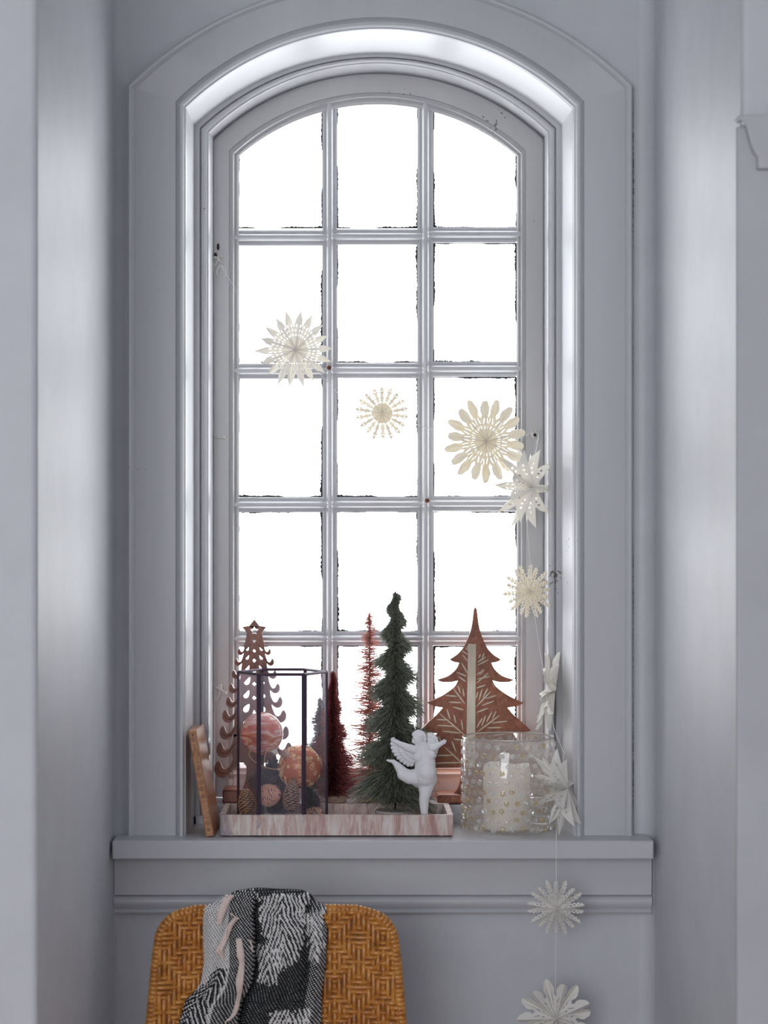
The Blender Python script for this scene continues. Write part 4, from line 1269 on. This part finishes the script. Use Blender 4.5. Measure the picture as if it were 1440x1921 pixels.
# seat, legs and rails (below the frame)
zsx = .45
mb = MB()
yf, yk = CHY - .46, CHY - .03
mb.prism([rrect(cc - .225, cc + .225, yf, yk, .05)], zsx - .035, zsx, 'z'); build('seat', mb, M['rattan'], chair, bevel=.01)
for sx in (-1, 1):
    mb = MB(); mb.tube([(cc + sx * .19, yf + .04, 0), (cc + sx * .185, yf + .045, zsx - .02)], [.014, .018], 12); build('leg', mb, M['rattan'], chair)
    mb = MB(); mb.tube([(cc + sx * .20, yk - .01, 0), (cc + sx * .19, yk - .025, zsx - .02)], [.014, .018], 12); build('leg', mb, M['rattan'], chair)
    mb = MB(); mb.tube([(cc + sx * .19, yf + .045, .2), (cc + sx * .195, yk - .018, .2)], .009, 10); build('stretcher', mb, M['rattan'], chair)
mb = MB(); mb.tube([(cc - .19, yf + .045, .16), (cc + .19, yf + .045, .16)], .009, 10); build('stretcher', mb, M['rattan'], chair)

# ------------------------------------------------------------------ knitted throw over the chair back
def throw():
    t = NT('knitted_throw')
    uvn = t.n('ShaderNodeUVMap'); uvn.uv_map = 'UVMap'
    sp = t.n('ShaderNodeSeparateXYZ'); t.l(uvn.outputs[0], sp.inputs[0])
    def mth(op, a, b=None, c=None):
        m = t.n('ShaderNodeMath', operation=op)
        for i, x in enumerate((a, b, c)):
            if x is None: continue
            if isinstance(x, (int, float)): m.inputs[i].default_value = x
            else: t.l(x, m.inputs[i])
        return m.outputs[0]
    nz = t.noise(uvn.outputs[0], 160, 2, .5)
    wob = mth('MULTIPLY', nz, 1.8)
    U, V_ = sp.outputs[0], sp.outputs[1]
    su = mth('SINE', mth('ADD', mth('MULTIPLY', mth('ADD', U, mth('MULTIPLY', V_, .25)), 2 * PI / .0050), wob))
    sv = mth('SINE', mth('MULTIPLY_ADD', V_, 2 * PI / .0054, wob))
    st_ = mth('MULTIPLY', su, sv)
    at = t.n('ShaderNodeAttribute', attribute_name='tip')
    thr = mth('MULTIPLY_ADD', at.outputs['Fac'], 1.7, -.85)
    val = mth('ADD', mth('ADD', mth('MULTIPLY', st_, .75), thr), mth('MULTIPLY_ADD', nz, .7, -.35))
    fac = t.n('ShaderNodeMapRange'); fac.inputs[1].default_value = -.12; fac.inputs[2].default_value = .12; t.l(val, fac.inputs[0])
    c = t.mix(fac.outputs[0], (.018, .022, .024), (.78, .77, .76))
    t.l(c, t.b.inputs['Base Color']); t.b.inputs['Roughness'].default_value = .95
    t.b.inputs['Specular IOR Level'].default_value = .15
    hgt = mth('ADD', mth('MULTIPLY', st_, .5), fac.outputs[0])
    t.bump(hgt, .8, .0015)
    root = thing('knitted_throw', 'black and white knitted throw with tassels draped over the chair back', 'blanket', (PX(495, CHY), CHY, .84))
    def edgeL(py):
        pts = [(1668, 388), (1695, 384), (1740, 383), (1800, 385), (1835, 380), (1850, 370), (1868, 352), (1900, 342), (1921, 337), (2100, 325), (2600, 330)]
        for (a, b), (c_, d_) in zip(pts, pts[1:]):
            if py <= c_: return b + (d_ - b) * max(0, (py - a)) / (c_ - a)
        return pts[-1][1]
    def edgeR(py):
        pts = [(1668, 606), (1695, 612), (1712, 604), (1740, 613), (1800, 610), (1860, 603), (1921, 602), (2100, 604), (2600, 600)]
        for (a, b), (c_, d_) in zip(pts, pts[1:]):
            if py <= c_: return b + (d_ - b) * max(0, (py - a)) / (c_ - a)
        return pts[-1][1]
    def topline(s):
        xs = [0, .08, .16, .26, .40, .43, .6, .8, .86, .93, 1]; ys = [1700, 1694, 1680, 1673, 1668, 1668, 1670, 1672, 1677, 1694, 1700]
        return float(np.interp(s, xs, ys))
    def folds(s, v):
        """outward offset of the cloth in metres"""
        a = float(np.interp(s, [0, .05, .15, .28, .36, .400, .425, .47, .65, .80, .86, .93, 1], [.000, .010, .020, .024, .022, .018, -.004, .016, .020, .017, .006, .012, .000]))
        b = .004 * math.sin(s * 17 + v * 9) + .003 * math.sin(s * 31 - v * 14 + 1) 
        return (a * (.75 + .5 * min(1, v * 4)) + b * min(1, s * 12, (1 - s) * 12))
    NU, NV = 150, 230
    def hsh(a, b):
        v = math.sin(a * 12.9898 + b * 78.233) * 43758.5453
        return v - math.floor(v)
    def vn(x, y):
        i, j = math.floor(x), math.floor(y); fx, fy = x - i, y - j
        return lerp(lerp(hsh(i, j), hsh(i + 1, j), fx), lerp(hsh(i, j + 1), hsh(i + 1, j + 1), fx), fy)
    rows = []; mask = []; uvs = []
    zend = .48
    for j in range(NV + 1):
        # v<0: behind the back, v>=0 down the front
        v = -.25 + 1.25 * j / NV
        row = []
        for i in range(NU + 1):
            s = i / NU
            tl = topline(s)
            ztp = PZ(tl, CHY)
            if v < -.05:
                z = ztp - .010 - (-.05 - v) / .20 * .22
                x = PX(lerp(edgeL(1700), edgeR(1700), s), CHY); y = yb(x, min(z, ztop)) + .022 + folds(s, .1) * .4
            elif v < .05:
                a = (v + .05) / .10 * PI
                x = PX(lerp(edgeL(1690), edgeR(1690), s), CHY)
                yback = yb(x, ztop) + .022 + folds(s, .1) * .4; yfront = yb(x, ztop) - .011 - folds(s, 0)
                z = ztp - .010 + .010 * math.sin(a); y = lerp(yback, yfront, .5 - .5 * math.cos(a))
            else:
                z = lerp(ztp - .010, zend, (v - .05) / .95)
                py = VY + (CAM[2] - z) * S
                x = PX(lerp(edgeL(py), edgeR(py), s), CHY); y = yb(x, min(z, ztop)) - .011 - folds(s, v)
            row.append((x, y, z))
            # knitted picture: 0 dark .. 1 white
            px_ = lerp(380, 612, s); py = VY + (CAM[2] - z) * S
            lft = s < .415
            if lft:
                m_ = .74 if s < .22 else .36
                for (bx1, by1, L_, W_, sg) in ((405, 1845, 110, 40, 1), (360, 1895, 90, 34, 1)):
                    d_x, d_y = abs(px_ - bx1 + (py - by1) * .25), py - (by1 - 20)
                    nq = vn(px_ * .22, py * .16) * 10
                    if -20 < d_y < L_ and d_x < W_ * (.25 + .75 * max(0, d_y + 20) / L_) + nq - 5:
                        if math.sin((d_y * .8 - d_x * 1.0 + nq * .3) / 9 * 2 * PI) > -.35 + d_x / W_ * .5: m_ = .08
            else:
                m_ = .15
                for (bx1, by1, L_, W_) in ((530, 1690, 120, 46), (505, 1780, 60, 24), (560, 1900, 90, 34), (590, 1720, 80, 18)):
                    d_x, d_y = abs(px_ - bx1 - (py - by1) * .03), py - by1
                    nq = vn(px_ * .25, py * .09) * 14
                    if -15 < d_y + nq - 7 < L_ - d_x * .6 + (nq - 7) * 2 and d_x < W_ * (1.05 - .5 * max(0, d_y) / L_) + (nq - 7):
                        if math.sin((d_x * 1.15 - d_y * .42 + nq * .25) / 8.5 * 2 * PI) + vn(px_ * .5, py * .10) * 1.3 > .42 + max(0, d_y) / L_ * .35: m_ = .9
                if s > .88: m_ = max(m_, .38)
            if v < -.02: m_ = .3
            mask.append(m_); uvs.append((px_ / S, py / S if v >= 0 else py / S + .5))
        rows.append(row)
    mb = MB(); mb.grid(rows)
    o = build('knit_cloth', mb, t.m, root, smooth=180, recalc=False)
    me = o.data
    a = me.attributes.new('tip', 'FLOAT', 'POINT'); a.data.foreach_set('value', mask)
    uv = me.uv_layers.new(name='UVMap')
    li = np.zeros(len(me.loops), dtype=np.int32); me.loops.foreach_get('vertex_index', li)
    uv.data.foreach_set('uv', np.array(uvs, dtype=np.float32)[li].ravel())
    md = o.modifiers.new('thickness', 'SOLIDIFY'); md.thickness = .003; md.offset = 0
    wool = paint('cream_wool', (.80, .68, .62), .95, (1, 1, 1), .06, 0, .4, 300)
    def tassel(path, rads, seed):
        rnd = random.Random(seed)
        mb = MB()
        for st2 in range(14):
            ph = 2 * PI * st2 / 14 + rnd.uniform(-.2, .2)
            pts, rr = [], []
            n = 22
            for k in range(n + 1):
                t_ = k / n
                f = t_ * (len(path) - 1); i0 = min(int(f), len(path) - 2); fr = f - i0
                px_ = lerp(path[i0][0], path[i0 + 1][0], fr); py_ = lerp(path[i0][1], path[i0 + 1][1], fr)
                R_ = 1.35 * lerp(rads[i0], rads[i0 + 1], fr)
                tw_ = ph + t_ * 7
                s = (px_ - edgeL(py_)) / (edgeR(py_) - edgeL(py_))
                z = PZ(py_, CHY - .04)
                x = PX(px_, CHY - .04) + R_ * .6 * math.cos(tw_)
                y = yb(x, min(z, ztop)) - .012 - folds(min(max(s, 0), 1), .2) - R_ * .9 - .002 + R_ * .6 * math.sin(tw_)
                pts.append((x, y, z + rnd.uniform(-.0006, .0006)) if False else (x + rnd.uniform(-.0005, .0005), y + rnd.uniform(-.0005, .0005), z)); rr.append(max(.0005, R_ * .20))
            mb.tube(pts, rr, 6)
        build('tassel', mb, wool, root, smooth=60)
    tassel([(434, 1680), (424, 1690), (417, 1708), (411, 1732)], [.0045, .0062, .0062, .0035], 1)
    tassel([(444, 1720), (430, 1738), (420, 1765), (411, 1782), (421, 1796)], [.004, .0050, .0052, .0062, .002], 2)
    tassel([(449, 1757), (452, 1785), (455, 1803), (451, 1835), (450, 1860), (442, 1895), (429, 1908)], [.0045, .0062, .004, .0066, .0034, .0040, .0015], 3)
    mb = MB()
    for k, pts in enumerate((((452, 1768), (460, 1758), (470, 1764), (474, 1778)), ((450, 1762), (456, 1775), (466, 1772), (476, 1784)), ((440, 1718), (432, 1712), (445, 1722)), ((430, 1905), (424, 1912), (428, 1920)))):
        q_ = []
        for a_, b_ in pts:
            z = PZ(b_, CHY - .04); x = PX(a_, CHY - .04); q_.append((x, yb(x, min(z, ztop)) - .042, z))
        mb.tube(q_, .0012, 5)
    build('loose_yarn', mb, wool, root, smooth=60)
throw()
